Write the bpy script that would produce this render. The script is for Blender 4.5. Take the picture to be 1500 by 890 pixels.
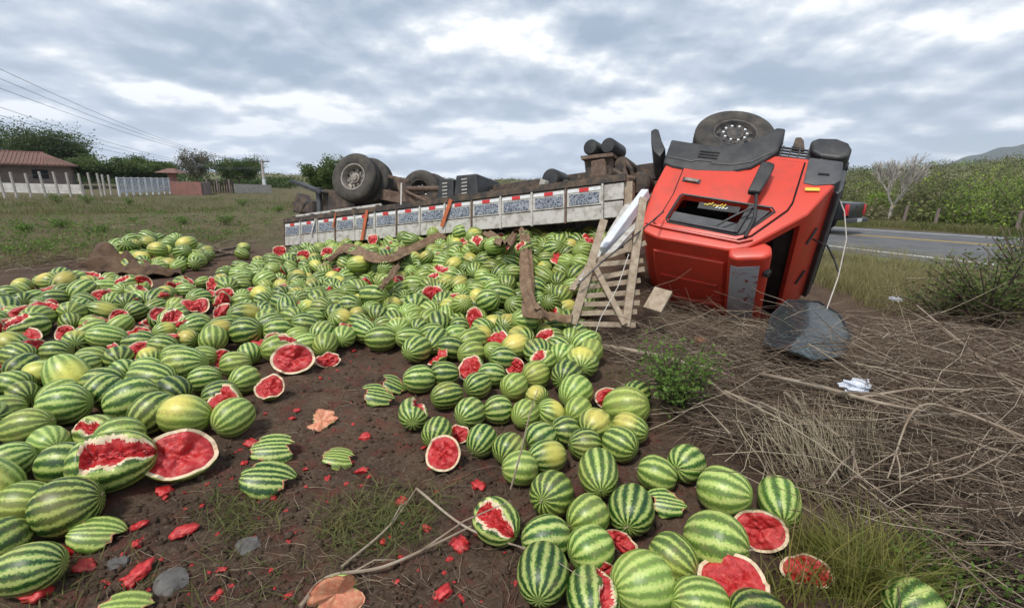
import bpy, bmesh, math, random
import numpy as np
from mathutils import Vector, Matrix
random.seed(7); RNG = np.random.default_rng(11)
for o in list(bpy.data.objects): bpy.data.objects.remove(o)
SC = bpy.context.scene; COL = SC.collection

# ------------------------------------------------------------------ camera
W, H, F = 1500, 890, 690.0
H0, HOR, ROLL = 1.65, 268, math.radians(1.3)
PIT = math.atan((445-HOR)/F); SP, CP = math.sin(PIT), math.cos(PIT); CR, SR = math.cos(ROLL), math.sin(ROLL)
cd = bpy.data.cameras.new('camera'); cam = bpy.data.objects.new('camera', cd); COL.objects.link(cam)
cd.sensor_width = 36; cd.lens = F/W*36; cd.clip_start = .05; cd.clip_end = 9000
cam.matrix_world = Matrix(((CR, -SR, 0, 0), (SR*SP, CR*SP, -CP, 0), (SR*CP, CR*CP, SP, H0), (0, 0, 0, 1)))
SC.camera = cam
# ------------------------------------------------------------------ sky, sun, exposure
SUN_EL, SUN_AZ = math.radians(58), math.radians(215)      # azimuth clockwise from +Y
wd = bpy.data.worlds.new('World'); SC.world = wd; wd.use_nodes = True
def build_world():
    nt = wd.node_tree; N = nt.nodes; L = nt.links; N.clear()
    out = N.new('ShaderNodeOutputWorld')
    sky = N.new('ShaderNodeTexSky'); sky.sky_type = 'NISHITA'; sky.sun_disc = False
    sky.sun_elevation = SUN_EL; sky.sun_rotation = SUN_AZ; sky.air_density = 1.0; sky.dust_density = 1.5
    bg1 = N.new('ShaderNodeBackground'); bg1.inputs[1].default_value = .085; L.new(sky.outputs[0], bg1.inputs[0])
    tc = N.new('ShaderNodeTexCoord'); sep = N.new('ShaderNodeSeparateXYZ'); L.new(tc.outputs['Generated'], sep.inputs[0])
    def M(op, a, b=None, c=None):
        n = N.new('ShaderNodeMath'); n.operation = op
        for i, v in enumerate((a, b, c)):
            if v is None: continue
            if isinstance(v, (int, float)): n.inputs[i].default_value = v
            else: L.new(v, n.inputs[i])
        return n.outputs[0]
    z = M('MAXIMUM', sep.outputs[2], 0.0)
    zz = M('ADD', z, .26)
    X = M('DIVIDE', sep.outputs[0], zz); Y = M('DIVIDE', sep.outputs[1], zz)
    def vec(x, y, s):
        c = N.new('ShaderNodeCombineXYZ'); L.new(x, c.inputs[0]); L.new(y, c.inputs[1]); c.inputs[2].default_value = s
        return c.outputs[0]
    def noise(v, sc, det, rough, dist=0):
        n = N.new('ShaderNodeTexNoise'); n.inputs['Scale'].default_value = sc; n.inputs['Detail'].default_value = det
        n.inputs['Roughness'].default_value = rough; n.inputs['Distortion'].default_value = dist
        L.new(v, n.inputs['Vector']); return n.outputs[0]
    P = vec(X, Y, 3.7)
    P2 = vec(M('MULTIPLY', X, .95), M('MULTIPLY', Y, .95), 3.7)      # the same cloud, nearer the zenith
    a = noise(P, 1.7, 9, .50, .05); b = noise(P2, 1.7, 9, .50, .05)
    big = noise(vec(X, Y, 9.1), .55, 3, .5)
    dens = M('ADD', M('MULTIPLY', a, .75), M('MULTIPLY', big, .35))
    lit = M('MULTIPLY', M('SUBTRACT', a, b), 2.3)                    # sides that face the light
    shade = M('ADD', dens, lit)
    ramp = N.new('ShaderNodeValToRGB'); L.new(shade, ramp.inputs[0]); e = ramp.color_ramp.elements
    e[0].position = .36; e[0].color = (.33, .40, .50, 1)
    e[1].position = .80; e[1].color = (.92, .93, .94, 1)
    for p, c in ((.48, (.41, .475, .575, 1)), (.57, (.49, .55, .635, 1)), (.67, (.62, .67, .73, 1))):
        k = e.new(p); k.color = c
    # paler towards the horizon
    hz = M('POWER', M('SUBTRACT', 1.0, z), 7.0)
    mixh = N.new('ShaderNodeMix'); mixh.data_type = 'RGBA'; L.new(M('MULTIPLY', hz, .30), mixh.inputs['Factor'])
    L.new(ramp.outputs[0], mixh.inputs['A']); mixh.inputs['B'].default_value = (.58, .64, .72, 1)
    bg2 = N.new('ShaderNodeBackground'); L.new(mixh.outputs['Result'], bg2.inputs[0]); bg2.inputs[1].default_value = 1.0
    cov = N.new('ShaderNodeMapRange'); L.new(dens, cov.inputs[0]); cov.inputs[1].default_value = .40; cov.inputs[2].default_value = .54
    cov.inputs[3].default_value = .55; cov.inputs[4].default_value = 1.0
    ms = N.new('ShaderNodeMixShader'); L.new(cov.outputs[0], ms.inputs[0]); L.new(bg1.outputs[0], ms.inputs[1]); L.new(bg2.outputs[0], ms.inputs[2])
    L.new(ms.outputs[0], out.inputs[0])
build_world()
sl = bpy.data.lights.new('sun', 'SUN'); sl.energy = 2.4; sl.angle = math.radians(9); sl.color = (1, .955, .89)
sun = bpy.data.objects.new('sun', sl); COL.objects.link(sun)
sd = Vector((math.sin(SUN_AZ)*math.cos(SUN_EL), math.cos(SUN_AZ)*math.cos(SUN_EL), math.sin(SUN_EL)))
sun.rotation_euler = (-sd).to_track_quat('-Z', 'Y').to_euler(); sun.location = sd*60
SC.view_settings.view_transform = 'Standard'; SC.view_settings.look = 'None'; SC.view_settings.gamma = 1
SC.view_settings.exposure = 0.42; SC.view_settings.use_curve_mapping = False
SC.render.engine = 'CYCLES'

# ------------------------------------------------------------------ pixel <-> place
def ray(x, y):
    a, b = (x-750)/F, (y-445)/F
    a, b = a*CR+b*SR, -a*SR+b*CR
    return np.array([a, CP-b*SP, -(b*CP+SP)])
CAM = np.array([0, 0, H0])
def px(x, y, z=0.0):
    r = ray(x, y); return CAM+r*((z-H0)/r[2])
def pd(x, y, d):
    r = ray(x, y); return CAM+r*(d/r[1])
def proj(P):
    P = np.atleast_2d(P); x, y, z = P[:, 0], P[:, 1], P[:, 2]-H0
    dep = y*CP-z*SP; dn = -z*CP-y*SP
    dep = np.where(dep < .05, .05, dep); a, b = x/dep, dn/dep
    return 750+(a*CR-b*SR)*F, 445+(a*SR+b*CR)*F, dep
def inpoly(X, Y, poly):
    r = np.zeros(len(X), bool); n = len(poly)
    for i in range(n):
        x1, y1 = poly[i]; x2, y2 = poly[(i+1) % n]
        c = ((y1 > Y) != (y2 > Y)) & (X < (x2-x1)*(Y-y1)/(y2-y1+1e-9)+x1); r ^= c
    return r
def sstep(a, b, x):
    t = np.clip((x-a)/(b-a), 0, 1); return t*t*(3-2*t)

# ------------------------------------------------------------------ materials
def mat(name, col, rough=.7, metal=0, var=0, scale=8, col2=None, bump=0, bscale=60, spec=.5, thr=(.4, .65), coord='Object', detail=6):
    m = bpy.data.materials.new(name); m.use_nodes = True; N = m.node_tree.nodes; L = m.node_tree.links
    p = N['Principled BSDF']; p.inputs['Roughness'].default_value = rough; p.inputs['Metallic'].default_value = metal
    p.inputs['Specular IOR Level'].default_value = spec
    p.inputs['Base Color'].default_value = (*col, 1)
    tc = N.new('ShaderNodeTexCoord')
    if col2 is not None:
        n = N.new('ShaderNodeTexNoise'); n.inputs['Scale'].default_value = scale; n.inputs['Detail'].default_value = detail; n.inputs['Roughness'].default_value = .65
        L.new(tc.outputs[coord], n.inputs['Vector'])
        r = N.new('ShaderNodeValToRGB'); L.new(n.outputs[0], r.inputs[0])
        r.color_ramp.elements[0].position, r.color_ramp.elements[1].position = thr
        r.color_ramp.elements[0].color = (*col, 1); r.color_ramp.elements[1].color = (*col2, 1)
        L.new(r.outputs[0], p.inputs['Base Color'])
    if bump:
        n2 = N.new('ShaderNodeTexNoise'); n2.inputs['Scale'].default_value = bscale; n2.inputs['Detail'].default_value = 5
        L.new(tc.outputs[coord], n2.inputs['Vector'])
        b = N.new('ShaderNodeBump'); b.inputs['Strength'].default_value = bump; b.inputs['Distance'].default_value = .02
        L.new(n2.outputs[0], b.inputs['Height']); L.new(b.outputs[0], p.inputs['Normal'])
    return m
def leafmat(name, c1, c2, trans=.35, c3=None, clump=1.2):
    """leaves: colour differs from leaf to leaf and from clump to clump, light passes through"""
    m = bpy.data.materials.new(name); m.use_nodes = True; N = m.node_tree.nodes; L = m.node_tree.links
    p = N['Principled BSDF']; p.inputs['Roughness'].default_value = .6; p.inputs['Specular IOR Level'].default_value = .25
    g = N.new('ShaderNodeNewGeometry'); tc = N.new('ShaderNodeTexCoord')
    n = N.new('ShaderNodeTexNoise'); n.inputs['Scale'].default_value = clump; n.inputs['Detail'].default_value = 3; L.new(tc.outputs['Object'], n.inputs[0])
    a = N.new('ShaderNodeMath'); a.operation = 'MULTIPLY_ADD'; L.new(g.outputs['Random Per Island'], a.inputs[0]); a.inputs[1].default_value = .6
    s = N.new('ShaderNodeMath'); s.operation = 'MULTIPLY_ADD'; L.new(n.outputs[0], s.inputs[0]); s.inputs[1].default_value = 1.6; s.inputs[2].default_value = -.6
    L.new(s.outputs[0], a.inputs[2])
    r = N.new('ShaderNodeValToRGB'); L.new(a.outputs[0], r.inputs[0]); e = r.color_ramp.elements
    e[0].position = .1; e[0].color = (*c1, 1); e[1].position = .75; e[1].color = (*c2, 1)
    if c3: k = e.new(.95); k.color = (*c3, 1)
    L.new(r.outputs[0], p.inputs['Base Color'])
    t = N.new('ShaderNodeBsdfTranslucent'); L.new(r.outputs[0], t.inputs[0])
    mx = N.new('ShaderNodeMixShader'); mx.inputs[0].default_value = trans
    L.new(p.outputs[0], mx.inputs[1]); L.new(t.outputs[0], mx.inputs[2])
    L.new(mx.outputs[0], N['Material Output'].inputs[0])
    return m
def twigmat(name, c1, c2, c3):
    """every twig its own shade"""
    m = bpy.data.materials.new(name); m.use_nodes = True; N = m.node_tree.nodes; L = m.node_tree.links
    p = N['Principled BSDF']; p.inputs['Roughness'].default_value = .9; p.inputs['Specular IOR Level'].default_value = .2
    g = N.new('ShaderNodeNewGeometry'); r = N.new('ShaderNodeValToRGB'); L.new(g.outputs['Random Per Island'], r.inputs[0]); e = r.color_ramp.elements
    e[0].position = 0; e[0].color = (*c1, 1); e[1].position = 1; e[1].color = (*c3, 1); k = e.new(.6); k.color = (*c2, 1)
    L.new(r.outputs[0], p.inputs['Base Color']); return m
def melonmat():
    """striped rind; mloc = place on the melon, mrnd = which melon (for those joined into one mesh)"""
    m = bpy.data.materials.new('melon_rind'); m.use_nodes = True; N = m.node_tree.nodes; L = m.node_tree.links
    p = N['Principled BSDF']
    def M(op, a, b=None, c=None, cl=False):
        n = N.new('ShaderNodeMath'); n.operation = op; n.use_clamp = cl
        for i, v in enumerate((a, b, c)):
            if v is None: continue
            if isinstance(v, (int, float)): n.inputs[i].default_value = v
            else: L.new(v, n.inputs[i])
        return n.outputs[0]
    at = N.new('ShaderNodeAttribute'); at.attribute_name = 'mloc'
    ar = N.new('ShaderNodeAttribute'); ar.attribute_name = 'mrnd'
    oi = N.new('ShaderNodeObjectInfo')
    rnd = M('FRACT', M('ADD', oi.outputs['Random'], ar.outputs['Fac']))
    rnd2 = M('FRACT', M('MULTIPLY', rnd, 17.31)); rnd3 = M('FRACT', M('MULTIPLY', rnd, 43.7))
    off = N.new('ShaderNodeVectorMath'); off.operation = 'ADD'; L.new(at.outputs['Vector'], off.inputs[0])
    cb = N.new('ShaderNodeCombineXYZ'); L.new(M('MULTIPLY', rnd, 31.0), cb.inputs[0]); L.new(M('MULTIPLY', rnd2, 17.0), cb.inputs[1]); L.new(cb.outputs[0], off.inputs[1])
    def noise(sc, det=4, rough=.6):
        n = N.new('ShaderNodeTexNoise'); n.inputs['Scale'].default_value = sc; n.inputs['Detail'].default_value = det; n.inputs['Roughness'].default_value = rough
        L.new(off.outputs[0], n.inputs['Vector']); return n.outputs[0]
    sep = N.new('ShaderNodeSeparateXYZ'); L.new(at.outputs['Vector'], sep.inputs[0])
    th = M('ARCTAN2', sep.outputs[1], sep.outputs[2])
    cnt = M('FLOOR', M('MULTIPLY_ADD', rnd3, 4.9, 11.0))
    n1 = noise(16, 2); n2 = noise(70, 5, .75); n3 = noise(210, 3, .75)
    wob = M('ADD', M('MULTIPLY', M('SUBTRACT', n1, .5), 2.0), M('MULTIPLY', M('SUBTRACT', n2, .5), 6.0))
    st = M('SINE', M('ADD', M('MULTIPLY', th, cnt), wob))
    st = M('ADD', st, M('MULTIPLY', M('SUBTRACT', n3, .5), 2.8))
    ramp = N.new('ShaderNodeValToRGB'); L.new(M('MULTIPLY_ADD', st, .42, M('MULTIPLY_ADD', rnd2, .26, .36)), ramp.inputs[0]); e = ramp.color_ramp.elements
    e[0].position = .05; e[0].color = (.010, .040, .008, 1)
    e[1].position = 1.0; e[1].color = (.52, .56, .20, 1)
    for q, c in ((.32, (.022, .082, .014)), (.48, (.075, .175, .028)), (.66, (.25, .35, .075))):
        k = e.new(q); k.color = (*c, 1)
    pm = N.new('ShaderNodeMix'); pm.data_type = 'RGBA'; L.new(M('MULTIPLY', M('POWER', rnd, 2.5), .5), pm.inputs['Factor']); L.new(ramp.outputs[0], pm.inputs['A']); pm.inputs['B'].default_value = (.24, .31, .07, 1)
    # yellow belly where the melon lay in the field
    nv = N.new('ShaderNodeVectorMath'); nv.operation = 'NORMALIZE'; L.new(at.outputs['Vector'], nv.inputs[0])
    dt = N.new('ShaderNodeVectorMath'); dt.operation = 'DOT_PRODUCT'; L.new(nv.outputs[0], dt.inputs[0]); dt.inputs[1].default_value = (.25, .3, .92)
    belly = N.new('ShaderNodeMapRange'); belly.interpolation_type = 'SMOOTHSTEP'
    L.new(M('ADD', dt.outputs['Value'], M('MULTIPLY', M('SUBTRACT', n2, .5), .9)), belly.inputs[0]); belly.inputs[1].default_value = .45; belly.inputs[2].default_value = 1.1
    ab = N.new('ShaderNodeAttribute'); ab.attribute_type = 'OBJECT'; ab.attribute_name = 'belly'; ab2 = N.new('ShaderNodeAttribute'); ab2.attribute_name = 'mbel'
    bf = M('MULTIPLY', belly.outputs[0], M('ADD', M('MAXIMUM', ab.outputs['Fac'], ab2.outputs['Fac']), M('MULTIPLY', rnd3, .22)))
    mx = N.new('ShaderNodeMix'); mx.data_type = 'RGBA'; L.new(bf, mx.inputs['Factor']); L.new(pm.outputs['Result'], mx.inputs['A']); mx.inputs['B'].default_value = (.57, .50, .12, 1)
    # dust and soil smears
    nd = noise(9, 6, .7)
    df = N.new('ShaderNodeMapRange'); L.new(nd, df.inputs[0]); df.inputs[1].default_value = .52; df.inputs[2].default_value = .80; df.inputs[4].default_value = .5
    mx2 = N.new('ShaderNodeMix'); mx2.data_type = 'RGBA'; L.new(df.outputs[0], mx2.inputs['Factor']); L.new(mx.outputs['Result'], mx2.inputs['A']); mx2.inputs['B'].default_value = (.27, .20, .10, 1)
    hs = N.new('ShaderNodeHueSaturation'); L.new(mx2.outputs['Result'], hs.inputs['Color'])
    L.new(M('MULTIPLY_ADD', rnd2, .03, .483), hs.inputs['Hue']); L.new(M('MULTIPLY_ADD', rnd, .5, .80), hs.inputs['Value']); hs.inputs['Saturation'].default_value = 1.03
    L.new(hs.outputs[0], p.inputs['Base Color'])
    L.new(M('MULTIPLY_ADD', nd, .35, .24), p.inputs['Roughness'])
    b = N.new('ShaderNodeBump'); b.inputs['Strength'].default_value = .15; b.inputs['Distance'].default_value = .004; L.new(n2, b.inputs['Height']); L.new(b.outputs[0], p.inputs['Normal'])
    return m
def fleshmat(name, cols, rough=.3, bs=.7):
    m = bpy.data.materials.new(name); m.use_nodes = True; N = m.node_tree.nodes; L = m.node_tree.links
    p = N['Principled BSDF']; p.inputs['Roughness'].default_value = rough
    p.inputs['Subsurface Weight'].default_value = .0
    tc = N.new('ShaderNodeTexCoord'); n = N.new('ShaderNodeTexNoise'); n.inputs['Scale'].default_value = 28; n.inputs['Detail'].default_value = 6; n.inputs['Roughness'].default_value = .7
    L.new(tc.outputs['Object'], n.inputs[0]); r = N.new('ShaderNodeValToRGB'); L.new(n.outputs[0], r.inputs[0]); e = r.color_ramp.elements
    e[0].position = .3; e[0].color = (*cols[0], 1); e[1].position = .72; e[1].color = (*cols[2], 1); k = e.new(.5); k.color = (*cols[1], 1)
    L.new(r.outputs[0], p.inputs['Base Color'])
    b = N.new('ShaderNodeBump'); b.inputs['Strength'].default_value = bs; b.inputs['Distance'].default_value = .012; L.new(n.outputs[0], b.inputs['Height']); L.new(b.outputs[0], p.inputs['Normal'])
    return m
def soilmat():
    m = bpy.data.materials.new('soil'); m.use_nodes = True; N = m.node_tree.nodes; L = m.node_tree.links
    p = N['Principled BSDF']; p.inputs['Roughness'].default_value = .95; p.inputs['Specular IOR Level'].default_value = .2
    tc = N.new('ShaderNodeTexCoord')
    def noise(sc, det=8, rough=.65):
        n = N.new('ShaderNodeTexNoise'); n.inputs['Scale'].default_value = sc; n.inputs['Detail'].default_value = det; n.inputs['Roughness'].default_value = rough
        L.new(tc.outputs['Object'], n.inputs[0]); return n.outputs[0]
    def mix(f, a, b):
        x = N.new('ShaderNodeMix'); x.data_type = 'RGBA'; L.new(f, x.inputs['Factor'])
        for v, s in ((a, 'A'), (b, 'B')):
            if isinstance(v, tuple): x.inputs[s].default_value = (*v, 1)
            else: L.new(v, x.inputs[s])
        return x.outputs['Result']
    def rng(v, a, b, c=0, d=1):
        x = N.new('ShaderNodeMapRange'); L.new(v, x.inputs[0]); x.inputs[1].default_value = a; x.inputs[2].default_value = b; x.inputs[3].default_value = c; x.inputs[4].default_value = d; return x.outputs[0]
    def M(op, a, b):
        n = N.new('ShaderNodeMath'); n.operation = op
        for i, v in enumerate((a, b)):
            if isinstance(v, (int, float)): n.inputs[i].default_value = v
            else: L.new(v, n.inputs[i])
        return n.outputs[0]
    c = mix(rng(noise(2.2), .35, .65), (.066, .042, .029), (.130, .085, .057))
    c = mix(rng(noise(38), .52, .72), c, (.18, .13, .09))
    c = mix(rng(noise(90), .60, .75), c, (.022, .015, .011))
    at2 = N.new('ShaderNodeAttribute'); at2.attribute_name = 'juice'      # melon juice soaked into the soil
    c = mix(M('MULTIPLY', rng(noise(6.5), .50, .66, 0, .55), at2.outputs['Fac']), c, (.16, .030, .024))
    # field: grass and weeds take over away from the trampled soil
    at = N.new('ShaderNodeAttribute'); at.attribute_name = 'field'
    g = mix(rng(noise(.8), .4, .6), (.105, .082, .045), (.080, .085, .030))
    g = mix(rng(noise(7), .45, .7), g, (.19, .150, .095))
    f = rng(M('ADD', at.outputs['Fac'], M('MULTIPLY', M('SUBTRACT', noise(1.7), .5), 1.4)), .35, .75)
    c = mix(f, c, g)
    L.new(c, p.inputs['Base Color'])
    b = N.new('ShaderNodeBump'); b.inputs['Strength'].default_value = 1; b.inputs['Distance'].default_value = .035; L.new(noise(24, 8, .7), b.inputs['Height']); L.new(b.outputs[0], p.inputs['Normal'])
    return m
M_RIND = melonmat()
M_RED = fleshmat('melon_flesh', ((.26, .008, .010), (.50, .022, .024), (.66, .12, .10)))
M_PALE = fleshmat('melon_pith', ((.62, .38, .24), (.70, .55, .36), (.74, .68, .50)), .5)
M_OLD = fleshmat('melon_pith_stained', ((.50, .13, .075), (.60, .24, .13), (.66, .42, .25)), .5, .25)
M_SOIL = soilmat()
M_PAINT = mat('red_cab_paint', (.62, .050, .023), .40, col2=(.42, .050, .030), scale=4, thr=(.48, .80), spec=.6, bump=.04, bscale=9)
M_SCRAPE = mat('scraped_red_paint', (.40, .40, .41), .6, col2=(.30, .045, .04), scale=11, detail=10, thr=(.55, .62), bump=.2, bscale=30)
M_BLACK = mat('black_plastic', (.018, .018, .02), .5, col2=(.05, .048, .045), scale=5, bump=.1)
M_DARK = mat('dark_interior', (.006, .006, .007), .8)
M_GREYPL = mat('grey_plastic', (.045, .047, .052), .55, col2=(.075, .075, .078), scale=4)
M_TYRE = mat('tyre_rubber', (.030, .028, .026), .85, col2=(.105, .088, .068), scale=6, bump=.25, bscale=50, thr=(.35, .75))
M_RIM = mat('dusty_steel', (.20, .175, .15), .6, metal=.3, col2=(.33, .30, .26), scale=10)
M_HUB = mat('dark_hub_steel', (.05, .047, .045), .55, metal=.4, col2=(.12, .105, .09), scale=12)
M_NUT = mat('bright_nut', (.72, .72, .72), .35, metal=.5)
M_CHAS = mat('chassis_grime', (.035, .030, .027), .75, col2=(.13, .085, .055), scale=7, bump=.3)
M_RUST = mat('rusty_steel', (.09, .050, .032), .8, col2=(.17, .12, .09), scale=9, bump=.3)
M_WHITEW = mat('weathered_white_board', (.50, .48, .44), .75, col2=(.20, .165, .13), scale=9, detail=10, thr=(.46, .72), bump=.25, bscale=40)
M_STRIPW = mat('white_reflector', (.72, .72, .72), .4, col2=(.50, .47, .44), scale=20, thr=(.5, .75))
M_STRIPR = mat('red_reflector', (.55, .03, .03), .4)
M_WOOD = mat('grey_old_wood', (.25, .185, .125), .85, col2=(.42, .34, .25), scale=12, bump=.4, bscale=45, thr=(.35, .65))
M_TWIG = mat('dry_twig', (.20, .145, .10), .9, col2=(.40, .33, .25), scale=3.5, thr=(.38, .66))
M_TWIGD = mat('dark_dry_twig', (.085, .058, .040), .9, col2=(.19, .14, .10), scale=4)
M_BRUSH = twigmat('brush_twigs', (.060, .040, .027), (.155, .110, .078), (.42, .35, .26))
M_LITT = twigmat('soil_straw', (.06, .042, .03), (.16, .115, .08), (.34, .27, .19))
M_BARK = mat('bark', (.085, .06, .042), .9, col2=(.17, .13, .095), scale=6, bump=.4)
M_BARKW = mat('pale_bark', (.45, .42, .38), .9, col2=(.30, .27, .23), scale=3)
M_ORANGE = mat('orange_strap_cloth', (.52, .13, .045), .8, col2=(.35, .09, .04), scale=14)
M_TARP = mat('brown_tarp', (.145, .085, .048), .85, col2=(.26, .17, .10), scale=9, bump=.4, bscale=35)
M_TARPD = mat('muddy_brown_tarp', (.055, .028, .015), .85, col2=(.16, .095, .05), scale=4, bump=.4, bscale=25)
M_ASPH = mat('asphalt', (.085, .085, .088), .9, col2=(.13, .13, .13), scale=1.3, bump=.2, bscale=90)
M_LINEW = mat('road_white', (.66, .66, .64), .7, col2=(.42, .42, .41), scale=6, thr=(.5, .75))
M_LINEY = mat('road_yellow', (.55, .36, .06), .7, col2=(.30, .24, .12), scale=6, thr=(.5, .75))
M_BRICK = mat('pink_brick', (.33, .155, .125), .9, col2=(.25, .13, .11), scale=2.5)
M_BRICKG = mat('grey_brown_render', (.22, .17, .15), .9, col2=(.15, .11, .10), scale=1.2)
M_ROOFT = mat('clay_tiles', (.20, .10, .075), .9, col2=(.12, .075, .062), scale=3)
M_PLAST = mat('whitewash', (.62, .60, .56), .9, col2=(.45, .42, .38), scale=2)
M_WPAINT = mat('white_metal_paint', (.66, .68, .71), .55, col2=(.52, .54, .57), scale=2)
M_LATT = mat('blue_grey_mesh', (.40, .44, .50), .6, col2=(.30, .33, .39), scale=8)
M_CONC = mat('concrete_post', (.46, .43, .39), .9, col2=(.33, .30, .26), scale=5)
M_DWOOD = mat('dark_gate_wood', (.055, .042, .036), .9, col2=(.10, .075, .06), scale=4)
M_CABLE = mat('grey_cable', (.22, .23, .25), .6)
M_ROPE = mat('pale_rope', (.58, .55, .50), .9, col2=(.45, .41, .36), scale=30)
M_STONE = mat('grey_stone', (.085, .078, .072), .9, col2=(.15, .14, .13), scale=9, bump=.5, bscale=30)
M_CAR = mat('black_car_paint', (.008, .009, .011), .3, spec=.6)
M_TAIL = mat('red_tail_lamp', (.55, .02, .03), .25)
M_PLATE = mat('number_plate_grey', (.62, .62, .60), .5)
M_YEL = mat('yellow_sticker', (.70, .50, .05), .5)
M_LITTER = mat('white_plastic_bag', (.66, .70, .78), .45, col2=(.50, .53, .58), scale=12)
M_HILL = mat('hill_scrub_ground', (.105, .120, .042), .95, col2=(.17, .15, .08), scale=.06)
M_MOUNT = mat('mountain_scrub', (.036, .050, .028), .95, col2=(.055, .060, .036), scale=.01)
L_TREE = leafmat('tree_leaves', (.045, .080, .024), (.135, .190, .055), .4)
L_TREED = leafmat('dark_tree_leaves', (.036, .066, .022), (.105, .150, .045), .4)
L_TREEG = leafmat('sparse_grey_leaves', (.075, .075, .050), (.15, .145, .09), .3, (.22, .13, .09))
L_SCRUB = leafmat('scrub_leaves', (.052, .064, .026), (.19, .195, .075), .35, (.31, .26, .17), clump=.22)
L_LIME = leafmat('bright_scrub_leaves', (.14, .22, .035), (.30, .40, .07), .4, clump=.3)
L_WEED = leafmat('weed_leaves', (.075, .135, .028), (.17, .27, .055), .4)
L_SHRUB = leafmat('shrub_leaves', (.085, .125, .035), (.19, .23, .075), .4)
L_GRASS = leafmat('grass_blades', (.085, .110, .028), (.17, .170, .058), .3, (.27, .22, .12), clump=.6)
L_DRY = leafmat('dry_grass_blades', (.22, .19, .085), (.40, .34, .17), .4, (.20, .22, .06), clump=.6)
L_TUSS = leafmat('tussock_blades', (.14, .165, .035), (.30, .28, .08), .4, (.44, .35, .18), clump=6)

# ------------------------------------------------------------------ mesh helpers
def np_mesh(name, V, Fa, mats, smooth=False, midx=None):
    """V (n,3), Fa (m,k) all faces of one size, or a list of faces"""
    me = bpy.data.meshes.new(name)
    if isinstance(Fa, np.ndarray):
        k = Fa.shape[1]; me.vertices.add(len(V)); me.vertices.foreach_set('co', np.asarray(V, np.float32).ravel())
        me.loops.add(Fa.size); me.loops.foreach_set('vertex_index', Fa.astype(np.int32).ravel())
        me.polygons.add(len(Fa)); me.polygons.foreach_set('loop_start', np.arange(0, Fa.size, k, dtype=np.int32))
        me.update(calc_edges=True)
    else:
        me.from_pydata([tuple(map(float, v)) for v in V], [], Fa); me.update()
    for m in (mats if isinstance(mats, (list, tuple)) else [mats]): me.materials.append(m)
    if midx is not None: me.polygons.foreach_set('material_index', np.asarray(midx, np.int32))
    if smooth: me.polygons.foreach_set('use_smooth', np.ones(len(me.polygons), bool))
    return me
def link(name, data, parent=None, loc=(0, 0, 0)):
    o = bpy.data.objects.new(name, data); COL.objects.link(o); o.location = loc
    if parent: o.parent = parent
    return o
def tag(o, label=None, cat=None, group=None, kind=None):
    for k, v in (('label', label), ('category', cat), ('group', group), ('kind', kind)):
        if v: o[k] = v
    return o
def empty(name, loc, label, cat, group=None):
    o = link(name, None, None, loc); o.empty_display_size = .1
    return tag(o, label, cat, group)
def dup(o, parent=None):
    c = o.copy(); COL.objects.link(c); c.parent = parent
    for ch in o.children: dup(ch, c)
    return c
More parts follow.
